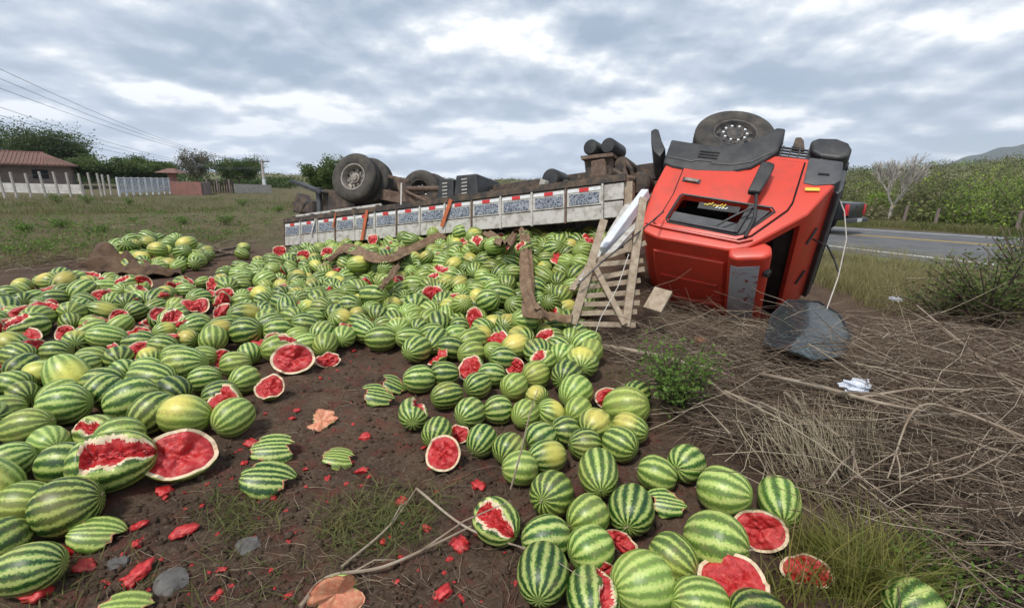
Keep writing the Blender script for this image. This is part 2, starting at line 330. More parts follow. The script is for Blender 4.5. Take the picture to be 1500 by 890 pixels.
class MB:
    def __init__(s): s.v = []; s.f = []
    def add(s, V, Fs):
        n = len(s.v); s.v += [tuple(map(float, v)) for v in V]; s.f += [tuple(n+i for i in f) for f in Fs]; return s
    def box(s, lo, hi):
        x0, y0, z0 = lo; x1, y1, z1 = hi
        return s.add([(x0,y0,z0),(x1,y0,z0),(x1,y1,z0),(x0,y1,z0),(x0,y0,z1),(x1,y0,z1),(x1,y1,z1),(x0,y1,z1)],
                     [(0,3,2,1),(4,5,6,7),(0,1,5,4),(1,2,6,5),(2,3,7,6),(3,0,4,7)])
    def beam(s, p, q, w, h, up=(0, 0, 1), w2=None, h2=None):
        p, q, up = Vector(p), Vector(q), Vector(up); d = (q-p).normalized(); r = d.cross(up)
        if r.length < 1e-4: r = d.cross(Vector((1, 0, 0)))
        r.normalize(); u = r.cross(d); w2 = w2 or w; h2 = h2 or h
        V = [p+r*(a*w/2)+u*(b*h/2) for a, b in ((-1,-1),(1,-1),(1,1),(-1,1))]+[q+r*(a*w2/2)+u*(b*h2/2) for a, b in ((-1,-1),(1,-1),(1,1),(-1,1))]
        return s.add(V, [(0,3,2,1),(4,5,6,7),(0,1,5,4),(1,2,6,5),(2,3,7,6),(3,0,4,7)])
    def tube(s, path, r, n=6, cap=True):
        P = [Vector(p) for p in path]; R = r if isinstance(r, (list, tuple)) else [r]*len(P); V = []; Fs = []; pv = None
        for i, p in enumerate(P):
            d = (P[min(i+1, len(P)-1)]-P[max(i-1, 0)]).normalized()
            if pv is None:
                pv = d.orthogonal().normalized()
            pv = (pv-d*pv.dot(d)).normalized(); w = d.cross(pv)
            V += [p+(pv*math.cos(a)+w*math.sin(a))*R[i] for a in [k*2*math.pi/n for k in range(n)]]
        for i in range(len(P)-1):
            for k in range(n): Fs.append((i*n+k, i*n+(k+1) % n, (i+1)*n+(k+1) % n, (i+1)*n+k))
        if cap: Fs.append(tuple(range(n))[::-1]); Fs.append(tuple((len(P)-1)*n+k for k in range(n)))
        return s.add(V, Fs)
    def lathe(s, prof, o, ax, n=32):
        """prof = [(along axis, radius)]"""
        o, ax = Vector(o), Vector(ax).normalized(); a = ax.orthogonal().normalized(); b = ax.cross(a); V = []; Fs = []
        for (t, r) in prof:
            V += [o+ax*t+(a*math.cos(k*2*math.pi/n)+b*math.sin(k*2*math.pi/n))*r for k in range(n)]
        for i in range(len(prof)-1):
            for k in range(n): Fs.append((i*n+k, i*n+(k+1) % n, (i+1)*n+(k+1) % n, (i+1)*n+k))
        return s.add(V, Fs)
    def prism(s, poly, y0, y1):
        """(x,z) outline extruded along y"""
        n = len(poly); V = [(x, y0, z) for x, z in poly]+[(x, y1, z) for x, z in poly]
        Fs = [tuple(range(n)), tuple(range(n, 2*n))[::-1]]+[(i, n+i, n+(i+1) % n, (i+1) % n) for i in range(n)]
        return s.add(V, Fs)
    def build(s, name, m, parent=None, mtx=None, org=None, smooth=False, bevel=0, seg=2):
        V = [Vector(v) for v in s.v]
        if mtx is not None: V = [mtx @ v for v in V]
        if org is not None: o = Vector(org); V = [v-o for v in V]
        me = bpy.data.meshes.new(name); me.from_pydata(V, [], s.f)
        bm = bmesh.new(); bm.from_mesh(me); bmesh.ops.recalc_face_normals(bm, faces=bm.faces)
        if bevel:
            ed = [e for e in bm.edges if len(e.link_faces) == 2 and e.calc_face_angle(0) > .5]
            bmesh.ops.bevel(bm, geom=ed, offset=bevel, segments=seg, affect='EDGES', profile=.6, clamp_overlap=True)
        bm.to_mesh(me); bm.free()
        for mm in (m if isinstance(m, (list, tuple)) else [m]): me.materials.append(mm)
        if smooth:
            me.polygons.foreach_set('use_smooth', np.ones(len(me.polygons), bool)); me.set_sharp_from_angle(angle=math.radians(35))
        return link(name, me, parent)
def tubes(P, R, sides=3):
    """many tubes at once: P (n,k,3), R (n,k) -> V, quads"""
    n, k, _ = P.shape; T = np.gradient(P, axis=1); T /= np.linalg.norm(T, axis=2, keepdims=True)+1e-9
    ref = np.where(np.abs(T[:, :1, 2:3]) > .9, np.array([1., 0, 0]), np.array([0, 0, 1.]))*np.ones((n, k, 1))
    A = np.cross(T, ref); A /= np.linalg.norm(A, axis=2, keepdims=True)+1e-9; B = np.cross(T, A)
    V = np.stack([P+R[..., None]*(A*math.cos(a)+B*math.sin(a)) for a in [i*2*math.pi/sides for i in range(sides)]], axis=2)
    idx = np.arange(n*k*sides).reshape(n, k, sides); nx = np.roll(idx, -1, axis=2)
    Q = np.stack([idx[:, :-1], nx[:, :-1], nx[:, 1:], idx[:, 1:]], axis=-1).reshape(-1, 4)
    return V.reshape(-1, 3), Q
def blades(base, height, width, lean, K=3):
    """grass blades bent over: base (n,3), lean (n,2) -> V, quads"""
    n = len(base); t = np.linspace(0, 1, K+1); ang = RNG.uniform(0, 2*math.pi, n); sd = np.stack([np.cos(ang), np.sin(ang), np.zeros(n)], 1)
    C = base[:, None, :]+np.concatenate([lean[:, None, :]*(t**1.8)[None, :, None], (height[:, None]*(t-.25*t*t)[None])[..., None]], axis=2)
    w = width[:, None]*(1-t*.85)[None]
    V = np.stack([C-sd[:, None]*w[..., None]/2, C+sd[:, None]*w[..., None]/2], axis=2)
    idx = np.arange(n*(K+1)*2).reshape(n, K+1, 2)
    Q = np.stack([idx[:, :-1, 0], idx[:, :-1, 1], idx[:, 1:, 1], idx[:, 1:, 0]], -1).reshape(-1, 4)
    return V.reshape(-1, 3), Q
def leaves(C, size, flat=.0):
    """one pointed quad per leaf, any direction"""
    n = len(C); a = RNG.normal(size=(n, 3)); a[:, 2] *= (1-flat); a /= np.linalg.norm(a, axis=1, keepdims=True)
    b = np.cross(a, RNG.normal(size=(n, 3))); b /= np.linalg.norm(b, axis=1, keepdims=True)
    s = (size*RNG.uniform(.6, 1.3, n))[:, None]
    V = np.stack([C-a*s*.5, C+b*s*.28, C+a*s*.5, C-b*s*.28], 1).reshape(-1, 3)
    return V, np.arange(4*n).reshape(n, 4)
def joinq(parts):
    Vs, Qs, n = [], [], 0
    for V, Q in parts: Vs.append(V); Qs.append(Q+n); n += len(V)
    return np.concatenate(Vs), np.concatenate(Qs)

# ------------------------------------------------------------------ ground shape
BED_A, BED_B = np.array([1.55, 6.88, 1.71]), np.array([-5.21, 10.80, .65])       # bed floor, left edge: front, rear
def wob(x, y, s, seed):
    r = np.random.default_rng(seed); o = 0
    for i in range(7):
        a = r.uniform(0, 6.28); k = s*r.uniform(.6, 1.9); o = o+np.sin((x*math.cos(a)+y*math.sin(a))*k+r.uniform(0, 6.28))
    return o/4
def ground(x, y):
    x, y = np.asarray(x, float), np.asarray(y, float)
    near = 1-sstep(9, 16, np.hypot(x, y))
    h = near*(.028*wob(x, y, 2.2, 1)+.018*wob(x, y, 7, 2)+.010*wob(x, y, 19, 3)) + (1-near)*.05*wob(x, y, .5, 4)
    d = (BED_B-BED_A)[:2]; Lb = np.linalg.norm(d); d = d/Lb; nrm = np.array([d[1], -d[0]]);
    if nrm[1] > 0: nrm = -nrm
    rx, ry = x-BED_A[0], y-BED_A[1]; t = (rx*d[0]+ry*d[1])/Lb; s = rx*nrm[0]+ry*nrm[1]
    hm = .80-.85*np.clip(t, 0, .92)
    m = hm*(1-sstep(-.1, 2.3-.5*np.clip(t, 0, 1), s))*sstep(-.13, .02, t)*(1-sstep(.9, 1.1, t))*(1-.6*sstep(.8, 2.2, -s))
    h = h+m
    h = h-.30*np.exp(-(((x-3.9)/1.5)**2+((y-7.3)/1.3)**2))
    Q = .75*x+.66*y
    h = h*(1-sstep(9.5, 11, Q)*sstep(3, 6, x))+.16*sstep(10.4, 12.6, Q)*sstep(1, 5, x)
    # soil bank under the dry brush
    h = h+.16*np.exp(-(((x-3.4)/1.3)**2+((y-3.6)/1.5)**2))
    return h
def gz(x, y): return float(ground(x, y))

def build_ground():
    a = np.linspace(-1, 1, 420); gx = 7*a+ 4*a**3 + 700*np.abs(a)**9*np.sign(a)
    b = np.linspace(0, 1, 430); gy = -1.5+11*b+9*b**3+820*b**9
    X, Y = np.meshgrid(gx, gy); Z = ground(X, Y)
    near = (np.hypot(X, Y) < 9)
    Z = Z+np.where(near, RNG.normal(0, .006, X.shape), 0)
    V = np.stack([X, Y, Z], -1).reshape(-1, 3); n, m = X.shape; i = np.arange(n*m).reshape(n, m)
    Q = np.stack([i[:-1, :-1], i[:-1, 1:], i[1:, 1:], i[1:, :-1]], -1).reshape(-1, 4)
    me = np_mesh('ground', V, Q, M_SOIL, True)
    x, y = V[:, 0], V[:, 1]
    f = sstep(8.5, 14, y+.15*np.abs(x))*.62+.35*sstep(13, 24, y)
    f = np.maximum(f, sstep(9.2, 10.6, .75*x+.66*y)*sstep(3, 5, x))
    at = me.attributes.new('field', 'FLOAT', 'POINT'); at.data.foreach_set('value', f.astype(np.float32))
    u_, v_, d_ = proj(V); jz = inpoly(u_, v_, [(-80, 420), (330, 380), (850, 330), (860, 560), (1000, 640), (1180, 780), (1180, 900), (-80, 900)])&(d_ > .2)
    at = me.attributes.new('juice', 'FLOAT', 'POINT'); at.data.foreach_set('value', jz.astype(np.float32))
    tag(link('ground', me), 'dark brown trampled soil turning to weedy field', 'ground', kind='structure')
build_ground()

def catmull(P, k=8):
    P = np.array(P, float); P = np.vstack([2*P[0]-P[1], P, 2*P[-1]-P[-2]]); o = []
    for i in range(1, len(P)-2):
        for t in np.linspace(0, 1, k, endpoint=False):
            o.append(.5*((2*P[i])+(-P[i-1]+P[i+1])*t+(2*P[i-1]-5*P[i]+4*P[i+1]-P[i+2])*t*t+(-P[i-1]+3*P[i]-3*P[i+1]+P[i+2])*t**3))
    o.append(P[-2]); return np.array(o)
ROADZ = .25
RN = catmull([(16.5, -2.5), (12.6, 4.9), (9.8, 9.6), (8.2, 12.3), (6.9, 15.6), (5.6, 22), (6, 40), (12, 90), (25, 200)])
RF = catmull([(27, 3.5), (21.3, 10.8), (16.3, 15.4), (12.4, 18.6), (10.3, 22), (9.8, 28), (11, 44), (17.5, 92), (31, 201)])
def build_road():
    def strip(name, f0, f1, z, m, parent=None):
        V = []; 
        for a, b in zip(RN, RF):
            d = b-a; camber = .10*math.sin(0)  # level
            V += [(*(a+d*f0), z), (*(a+d*f1), z)]
        V = np.array(V); n = len(RN); i = np.arange(n)*2
        Q = np.stack([i[:-1], i[1:], i[1:]+1, i[:-1]+1], -1)
        return link(name, np_mesh(name, V, Q, m), parent)
    r = strip('road', -.13, 1.10, ROADZ, M_ASPH); tag(r, 'grey two lane asphalt road', 'road', kind='structure')
    strip('edge_line', -.008, .014, ROADZ+.004, M_LINEW, r); strip('edge_line', .985, 1.002, ROADZ+.004, M_LINEW, r)
    strip('centre_line', .592, .606, ROADZ+.004, M_LINEY, r); strip('centre_line', .620, .634, ROADZ+.004, M_LINEY, r)
    # road bed: the bank under the asphalt edges
    V = []
    for a, b in zip(RN, RF):
        d = b-a; n_ = d/np.linalg.norm(d)
        V += [(*(a+d*-.13-n_*.9), -.3), (*(a+d*-.13), ROADZ-.004), (*(a+d*1.10), ROADZ-.004), (*(a+d*1.10+n_*.9), -.3)]
    V = np.array(V); n = len(RN); i = np.arange(n)*4
    Q = np.concatenate([np.stack([i[:-1]+k, i[1:]+k, i[1:]+k+1, i[:-1]+k+1], -1) for k in range(3)])
    tag(link('road_bank', np_mesh('road_bank', V, Q, M_HILL)), 'low earth bank under the road edge', 'bank', kind='structure')
build_road()

# ------------------------------------------------------------------ hills
def azel(x, y):
    r = ray(x, y); return math.atan2(r[0], r[1]), r[2]/math.hypot(r[0], r[1])
def ridge_fn(pts):
    A = [azel(*p) for p in pts]; xs = [a for a, _ in A]; ys = [e for _, e in A]
    return lambda az: np.interp(az, xs, ys)
RIDGE = ridge_fn([(-900, 245), (-200, 240), (0, 244), (200, 250), (340, 254), (430, 257), (560, 262), (700, 263), (800, 264), (940, 265), (1100, 262), (1190, 258), (1235, 253), (1300, 249), (1400, 244), (1500, 234), (1700, 222), (2000, 240), (3000, 265)])
def hill_h(az, r):
    right = sstep(.25, .55, az); foot = 90*(1-right)+30*right; rr = 330*(1-right)+230*right
    e = RIDGE(az); top = H0+e*rr; hi = .21*right
    u = np.clip((r-foot)/(rr-foot), 0, 1)
    return np.where(r <= rr, (hi-.35)+(top-hi+.35)*(u*.75+.25*u*u), top*(1-.15*(r-rr)/200))
def build_hills():
    az = np.linspace(-1.45, 1.45, 200); u = np.linspace(0, 1, 36)
    A, U = np.meshgrid(az, u); right = sstep(.25, .55, A); Rr = (85*(1-right)+28*right)*(1-U)+U*700
    Rr = (85*(1-right)+28*right)+ (700-28)*U**1.8
    Z = hill_h(A, Rr)+.9*wob(Rr*np.sin(A), Rr*np.cos(A), .12, 9)*sstep(60, 200, Rr)
    V = np.stack([Rr*np.sin(A), Rr*np.cos(A), Z], -1).reshape(-1, 3); n, m = A.shape; i = np.arange(n*m).reshape(n, m)
    Q = np.stack([i[:-1, :-1], i[:-1, 1:], i[1:, 1:], i[1:, :-1]], -1).reshape(-1, 4)
    tag(link('hills', np_mesh('hills', V, Q, M_HILL, True)), 'low rolling hills behind the road and field', 'hills', kind='structure')
    rf = ridge_fn([(1290, 262), (1350, 247), (1385, 239), (1430, 225), (1465, 216), (1500, 209), (1600, 203), (1750, 215), (1950, 262)])
    az = np.linspace(azel(1290, 262)[0], azel(1950, 262)[0], 80); P = []
    for k in range(9):
        rr = 1500+k*90
        for j, a in enumerate(az):
            e = float(rf(a)); top = H0+e*2000; f = k/6 if k <= 6 else 1-(k-6)*.3
            P.append((rr*math.sin(a), rr*math.cos(a), -5+(top+5)*f*(rr/2040 if k <= 6 else 1)+6*math.sin(a*190+k)*f*.5))
    i = np.arange(9*80).reshape(9, 80); Q = np.stack([i[:-1, :-1], i[:-1, 1:], i[1:, 1:], i[1:, :-1]], -1).reshape(-1, 4)
    tag(link('mountain', np_mesh('mountain', np.array(P), Q, M_MOUNT, True)), 'blue grey mountain rising behind the green hill', 'mountain', kind='structure')
build_hills()

# ------------------------------------------------------------------ trees and scrub
def limbs(rs, base, height, spread, flat, levels=3, n0=4, r0=.12, lean=(0, 0)):
    """recursive limbs -> list of (path, radii) and the tips"""
    out, tips = [], []
    def grow(p, d, ln, r, lv):
        q = p+d*ln*.5+Vector((rs.uniform(-1, 1), rs.uniform(-1, 1), rs.uniform(-.3, .5)))*ln*.07; e = p+d*ln
        out.append(([p, q, e], [r, r*.8, r*.6]))
        if lv == 0: tips.append(e); return
        if lv < levels-1: tips.append(e)
        for i in range(rs.randint(3, 4) if lv > 1 else 3):
            a = rs.uniform(0, 6.28); t = rs.uniform(.45, 1.05)
            nd = (d+Vector((math.cos(a)*t*spread, math.sin(a)*t*spread, rs.uniform(-.15, .5)*(1-flat)))).normalized()
            grow(e if i else q, nd, ln*rs.uniform(.6, .85), r*.6, lv-1)
    b = Vector(base); tr = height*.26; top = b+Vector((lean[0], lean[1], tr))
    out.append(([b-Vector((0, 0, .3)), (b+top)/2+Vector((rs.uniform(-.1, .1), 0, 0)), top], [r0*1.3, r0, r0*.85]))
    for i in range(n0):
        a = i*6.28/n0+rs.uniform(-.4, .4)
        grow(top, Vector((math.cos(a)*spread, math.sin(a)*spread, .9-.45*flat)).normalized(), height*.28, r0*.6, levels-1)
    return out, tips
def tree(pxx, pyy, dist, height, width, label, lm, bark, seed, nleaf=5000, ls=.22, flat=.5, n0=4, levels=3, trunk_up=0, group=None, clump=.55, name='tree', zbase=None):
    rs = random.Random(seed); b = pd(pxx, pyy, dist); b[2] = (zbase if zbase is not None else 0)
    root = empty(name, b, label, 'tree', group)
    seg, tips = limbs(rs, (0, 0, 0), height, .8, flat, levels, n0, height*.022)
    P = np.array([[tuple(p) for p in s[0]] for s in seg]); R = np.array([s[1] for s in seg])
    # fit limbs to the crown's real size
    T = np.array([tuple(t) for t in tips]); sx = width/2/max(np.abs(T[:, :2]).max(), .1); sz = height*.93/T[:, 2].max()
    S = np.array([sx, sx, sz]); P = P*S; T = T*S
    V, Q = tubes(P, R, 5); link('trunk', np_mesh('trunk', V, Q, bark, True), root)
    if nleaf:
        T = np.concatenate([T, T[RNG.integers(0, len(T), len(T))]*RNG.uniform(.6, .98, (len(T), 1))])
        k = RNG.integers(0, len(T), nleaf); sz_ = RNG.uniform(.5, 1.3, len(T))
        C = T[k]+np.clip(RNG.normal(size=(nleaf, 3)), -1.5, 1.5)*np.array([clump, clump, clump*.5])*sz_[k][:, None]*width*.13
        C[:, 2] = np.maximum(C[:, 2], height*.12)
        V, Q = leaves(C, ls, flat*.5); link('crown', np_mesh('crown', V, Q, lm), root)
    return root
def build_trees():
    tree(45, 285, 60, 7.6, 13.5, 'wide old tree with a flat dark crown behind the brick house', L_TREED, M_BARK, 1, 30000, .24, .75, 5, levels=4, clump=.62)
    tree(103, 285, 62, 4.9, 6.5, 'dark rounded tree beside the gable of the brick house', L_TREED, M_BARK, 2, 17000, .24, .4, 5, clump=.6)
    tree(175, 284, 60, 3.9, 9.0, 'broad leafy tree right behind the white railing', L_TREE, M_BARK, 3, 19000, .24, .6, 5, clump=.6)
    tree(232, 283, 62, 3.3, 6.0, 'low round tree behind the tiled gate shelter', L_TREE, M_BARK, 4, 14000, .24, .5, 5, clump=.6)
    tree(291, 281, 62, 5.2, 5.2, 'sparse grey tree with open branches behind the pink wall', L_TREEG, M_BARK, 5, 5000, .19, .25, 5, levels=4, clump=.6)
    tree(352, 281, 62, 4.4, 6.0, 'flat topped green tree behind the dark wooden gate', L_TREE, M_BARK, 6, 11000, .21, .75, 5, levels=4, clump=.6)
    tree(480, 275, 26, 3.0, 2.5, 'feathery green tree standing behind the upturned rear wheels', L_TREE, M_BARK, 8, 12000, .11, .7, 5, levels=4, clump=.55, zbase=0)
    # dark hedge of far trees along the field edge
    T = []
    for i in range(60):
        x = random.uniform(-60, 430); d = random.uniform(75, 95); b = pd(x, 279, d); b[2] = 0; hh = random.uniform(1.6, 2.8) if x < 300 else random.uniform(1.0, 1.8)
        n = 260; C = RNG.normal(size=(n, 3)); C /= np.linalg.norm(C, axis=1, keepdims=True); C *= RNG.uniform(.5, 1, (n, 1))
        C = b+np.array([0, 0, hh*.5])+C*np.array([random.uniform(2, 3.5), 2, hh*.55]); T.append(leaves(C, .5))
    V, Q = joinq(T); tag(link('far_woodland', np_mesh('far_woodland', V, Q, L_TREED)), 'dark belt of far bushes along the edge of the field', 'woodland', kind='stuff')
build_trees()

def build_scrub():
    groups = {0: [], 1: [], 2: []}
    def bush(b, s, n, ls, g, tall=.8):
        C = RNG.normal(size=(n, 3)); C /= np.linalg.norm(C, axis=1, keepdims=True); C *= RNG.uniform(.35, 1, (n, 1))**.6
        C = np.asarray(b)+C*np.array([s, s, s*tall])*RNG.uniform(.8, 1.2, 3)+np.array([0, 0, s*tall*.6]); groups[g].append(leaves(C, ls))
    a0, a1 = azel(1170, 300)[0], azel(1620, 300)[0]
    for i in range(2100):
        a = random.uniform(a0, a1); u = random.random(); r = 31+u**1.7*205
        x, y = r*math.sin(a), r*math.cos(a); z = float(hill_h(np.array(a), np.array(r)))
        s = random.uniform(.45, 1.0)*(1+r/150)*(1.5 if random.random() < .06 else 1); bright = (random.random() < (.30 if r < 60 else .05)) and a > azel(1380, 300)[0] or random.random() < .05
        bush((x, y, z-.2), s, 40 if r > 70 else 90, .16*s+.10 if r > 70 else .20, 1 if bright else 0, random.uniform(.6, 1.0))
    # left hills, thin
    for i in range(700):
        a = random.uniform(azel(380, 270)[0], azel(1000, 270)[0]); r = 110+random.random()**1.4*230
        z = float(hill_h(np.array(a), np.array(r))); bush((r*math.sin(a), r*math.cos(a), z-.3), random.uniform(1.2, 2.6), 30, .7, 0, .6)
    for g, nm, lm, lb in ((0, 'hillside_scrub', L_SCRUB, 'olive and brown scrub covering the hillside behind the road'), (1, 'bright_scrub', L_LIME, 'lime green leafy scrub at the foot of the hill')):
        V, Q = joinq(groups[g]); tag(link(nm, np_mesh(nm, V, Q, lm)), lb, 'scrub', kind='stuff')
    # roadside bushes one can tell apart
    def rb(x, y, d, s, tall, lm, label, n=1500, ls=.13):
        b = pd(x, y, d); b[2] = .2; root = empty('roadside_bush', b, label, 'bush')
        C = RNG.normal(size=(n, 3)); C /= np.linalg.norm(C, axis=1, keepdims=True); C *= RNG.uniform(.3, 1, (n, 1))**.6
        C = C*np.array([s, s, s*tall])*(1+.25*np.sin(C[:, :1]*5+C[:, 1:2]*4))+np.array([0, 0, s*tall*.9])
        V, Q = leaves(C, ls); link('foliage', np_mesh('foliage', V, Q, lm), root)
        mb = MB()
        for k in range(6): mb.tube([(0, 0, -.3), (random.uniform(-.4, .4)*s, random.uniform(-.4, .4)*s, s*tall*.7), (random.uniform(-.8, .8)*s, random.uniform(-.8, .8)*s, s*tall*1.5)], [.04, .03, .012], 4)
        mb.build('stem', M_BARK, root)
    rb(1452, 322, 25, 1.9, .75, L_LIME, 'bright lime green bush across the road')
    rb(1350, 328, 26, 1.2, .8, L_SCRUB, 'dull olive bush right of the bare white tree')
    rb(1395, 330, 25, 1.1, .7, L_SHRUB, 'mid green bush between the bare tree and the lime bush')
    rb(1495, 326, 23, 1.4, .8, L_SHRUB, 'mid green bush right of the lime green bush')
    rb(1282, 325, 29, 1.0, .8, L_LIME, 'small bright bush left of the bare white tree')
build_scrub()
def build_bare_tree():
    rs = random.Random(4); b = pd(1301, 330, 24.5); b[2] = .2
    root = empty('bare_tree', b, 'leafless white barked tree standing beyond the road', 'tree')
    seg, tips = limbs(rs, (0, 0, 0), 3.4, .5, .0, 5, 4, .075)
    P = np.array([[tuple(p) for p in s[0]] for s in seg]); R = np.maximum(np.array([s[1] for s in seg]), .012)
    T = np.array([tuple(t) for t in tips]); P *= np.array([1.35/np.abs(T[:, :2]).max(), 1.35/np.abs(T[:, :2]).max(), 3.3/T[:, 2].max()])
    n = 11
    V, Q = tubes(P[:n], R[:n], 6); link('trunk', np_mesh('trunk', V, Q, M_BARKW, True), root)
    V, Q = tubes(P[n:], R[n:], 4); link('branches', np_mesh('branches', V, Q, M_BARKW, True), root)
build_bare_tree()
# ------------------------------------------------------------------ buildings at the field edge
def build_house():
    b = pd(48, 284, 50); b[2] = .1; O = Vector(b)
    root = empty('brick_house', b, 'low brick house with clay tile roof and open porch', 'house')
    rz = math.radians(38); Mx = Matrix.Rotation(rz, 4, 'Z')
    def B(name, m, *boxes, par=root, bev=0):
        mb = MB()
        for lo, hi in boxes: mb.box(lo, hi)
        return mb.build(name, m, par, Mx, bevel=bev)
    # local x along the house to the right, y away
    B('wall', M_BRICKG, ((-3.2, .0, -.3), (3.2, 5.5, 2.25)))
    B('porch_floor', M_PLAST, ((-6.6, -.6, -.3), (-3.2, 5.5, .35)))
    B('porch_back_wall', M_BRICK, ((-6.2, 2.8, .35), (-3.2, 3.0, 2.25)))
    for x, y in ((-6.3, -.4), (-4.7, -.4), (-3.3, -.4)): B('column', M_BRICK, ((x-.16, y-.16, .35), (x+.16, y+.16, 2.25)))
    d = B('door', M_DWOOD, ((-4.7, 2.74, .35), (-3.9, 2.80, 2.1))); B('window', M_DARK, ((.3, -.04, .9), (1.5, .0, 1.8)))
    mb = MB()
    x0, x1, y0, y1, z0, z1 = -7.0, 3.7, -1.1, 6.2, 2.2, 3.45
    V = [(x0, y0, z0), (x1, y0, z0), (x1, y1, z0), (x0, y1, z0), (x0+2.6, 2.5, z1), (x1-2.6, 2.5, z1)]
    V += [(a, bb, c+.14) for a, bb, c in V]
    mb.add(V, [(0, 1, 5, 4), (1, 2, 5), (2, 3, 4, 5), (3, 0, 4), (6, 10, 11, 7), (7, 11, 8), (8, 11, 10, 9), (9, 10, 6), (0, 6, 7, 1), (1, 7, 8, 2), (2, 8, 9, 3), (3, 9, 6, 0)])
    r = mb.build('roof', M_ROOFT, root, Mx)
    mb = MB(); mb.beam((x0+2.5, 2.5, z1+.17), (x1-2.5, 2.5, z1+.17), .25, .12); mb.build('ridge_tile', M_BRICK, r, Mx)
    mb = MB()
    for i in range(34):
        xx = x0+.3+i*.31
        mb.beam((xx, y0+.02, z0+.17), (min(max(xx, x0+2.6), x1-2.6), 2.5, z1+.17), .12, .05)
    o = mb.build('tile_rows', M_ROOFT, r, Mx); tag(o, kind='stuff')
    # rubble / low white wall in front
    mb = MB(); p, q = pd(-40, 278, 40), pd(122, 281, 40); p[2] = q[2] = .35
    mb.beam(p, q, .25, .75); o = mb.build('low_wall', M_PLAST, None); tag(o, 'low whitewashed wall in front of the brick house', 'wall')
build_house()
def build_fence_left():
    posts = [(8, 288), (25, 288), (46, 287), (68, 287), (87, 286), (104, 286), (122, 285), (136, 284), (149, 284), (154, 282), (163, 282)]
    P = []
    for i, (x, y) in enumerate(posts):
        d = 30+ i*.75; p = pd(x, y, d); p[2] = 0; hh = 1.62+random.uniform(-.08, .08); a = random.uniform(-.07, .03)
        mb = MB(); mb.beam((0, 0, -.3), (a*hh-.05, 0, hh), .13, .11, (0, 1, 0), .11, .10)
        o = mb.build('fence_post', M_CONC, None, bevel=.012, seg=1); o.location = p; P.append(Vector(p)+Vector((a*hh-.05, 0, hh)))
        tag(o, 'weathered pale concrete fence post in the row before the brick house', 'fence post', 'fence posts before the house')
    mb = MB()
    for z in (-.15, -.6, -1.05):
        for a, b in zip(P[:-1], P[1:]): mb.tube([a+Vector((0, 0, z)), b+Vector((0, 0, z))], .006, 3)
    tag(mb.build('fence_wire', M_CABLE, None), 'thin wires strung along the pale fence posts', 'wire')
    # white railing
    a, b = pd(175, 285, 37), pd(250, 284, 44); a[2] = b[2] = 0; a, b = Vector(a), Vector(b); d = b-a
    root = empty('white_railing', a, 'long white metal railing of eight meshed panels beside the pink wall', 'railing')
    for i in range(9):
        mb = MB(); p = d*(i/8); mb.beam(p+Vector((0, 0, -.1)), p+Vector((0, 0, 1.42)), .12, .10); mb.build('post', M_WPAINT, root)
    for z in (.30, 1.36):
        mb = MB(); mb.beam(Vector((0, 0, z)), d+Vector((0, 0, z)), .07, .07); mb.build('rail', M_WPAINT, root)
    for i in range(8):
        mb = MB(); p, q = d*((i+.07)/8), d*((i+.93)/8)
        for k in range(6): z = .38+k*.18; mb.beam(p+Vector((0, 0, z)), q+Vector((0, 0, z)), .025, .06)
        for k in range(4): r_ = p+(q-p)*((k+.5)/4); mb.beam(r_+Vector((0, 0, .32)), r_+Vector((0, 0, 1.36)), .022, .05)
        mb.build('mesh_panel', M_LATT, root)
    # tiled gate shelter
    c = pd(256, 284, 45); c[2] = 0; root = empty('gate_shelter', c, 'small gate shelter with clay tile roof above the pink wall', 'shelter')
    mb = MB(); mb.box((-.25, -.25, -.2), (.25, .25, 1.86)); mb.build('pillar', M_BRICK, root)
    mb = MB(); mb.add([(-1.0, -.9, 1.85), (1.0, -.9, 1.85), (1.0, .9, 1.85), (-1.0, .9, 1.85), (-.35, 0, 2.25), (.35, 0, 2.25)], [(0, 3, 2, 1), (0, 1, 5, 4), (1, 2, 5), (2, 3, 4, 5), (3, 0, 4)]); mb.build('roof', M_ROOFT, root)
    # pink wall
    p, q, r_ = pd(252, 285, 43), pd(297, 285, 43.5), pd(308, 284, 47)
    for v in (p, q, r_): v[2] = 0
    root = empty('pink_wall', p, 'pink brick boundary wall beside the white railing', 'wall'); O = Vector(p)
    mb = MB(); mb.beam(Vector(p)+Vector((0, 0, .5)), Vector(q)+Vector((0, 0, .5)), .25, 1.25); mb.build('wall_face', M_BRICK, root, org=O)
    mb = MB(); mb.beam(Vector(q)+Vector((0, 0, .5)), Vector(r_)+Vector((0, 0, .5)), .25, 1.22); mb.build('wall_return', M_BRICKG, root, org=O)
    # dark wooden gate
    p, q = pd(306, 283, 48), pd(342, 283, 49); p[2] = q[2] = 0; p, q = Vector(p), Vector(q)
    root = empty('wooden_gate', p, 'dark wooden boarded gate at the end of the pink wall', 'gate')
    for i in range(11):
        mb = MB(); t = (q-p)*(i/10); mb.beam(t+Vector((0, 0, .0)), t+Vector((0, 0, 1.25+.1*math.sin(i*2))), .20, .04); mb.build('board', M_DWOOD, root)
    for i in (0, 4, 9):
        mb = MB(); t = (q-p)*(i/10)-Vector((0, .1, 0)); mb.beam(t, t+Vector((0, 0, 1.4)), .14, .14); mb.build('post', M_BRICKG, root)
    mb = MB(); mb.beam((q-p)*1.05+Vector((0, 0, .5)), (q-p)*2.0+Vector((0, 3, .4)), .12, .9)
    o = mb.build('grey_wall', M_CONC, None); o.location = p; tag(o, 'low grey wall past the dark wooden gate', 'wall')
    # power pole and lines
    b, t = pd(389, 285, 57), pd(383, 233, 57); b[2] = -.2; root = empty('power_pole', b, 'concrete power pole with white painted foot and cross arm', 'pole'); O = Vector(b)
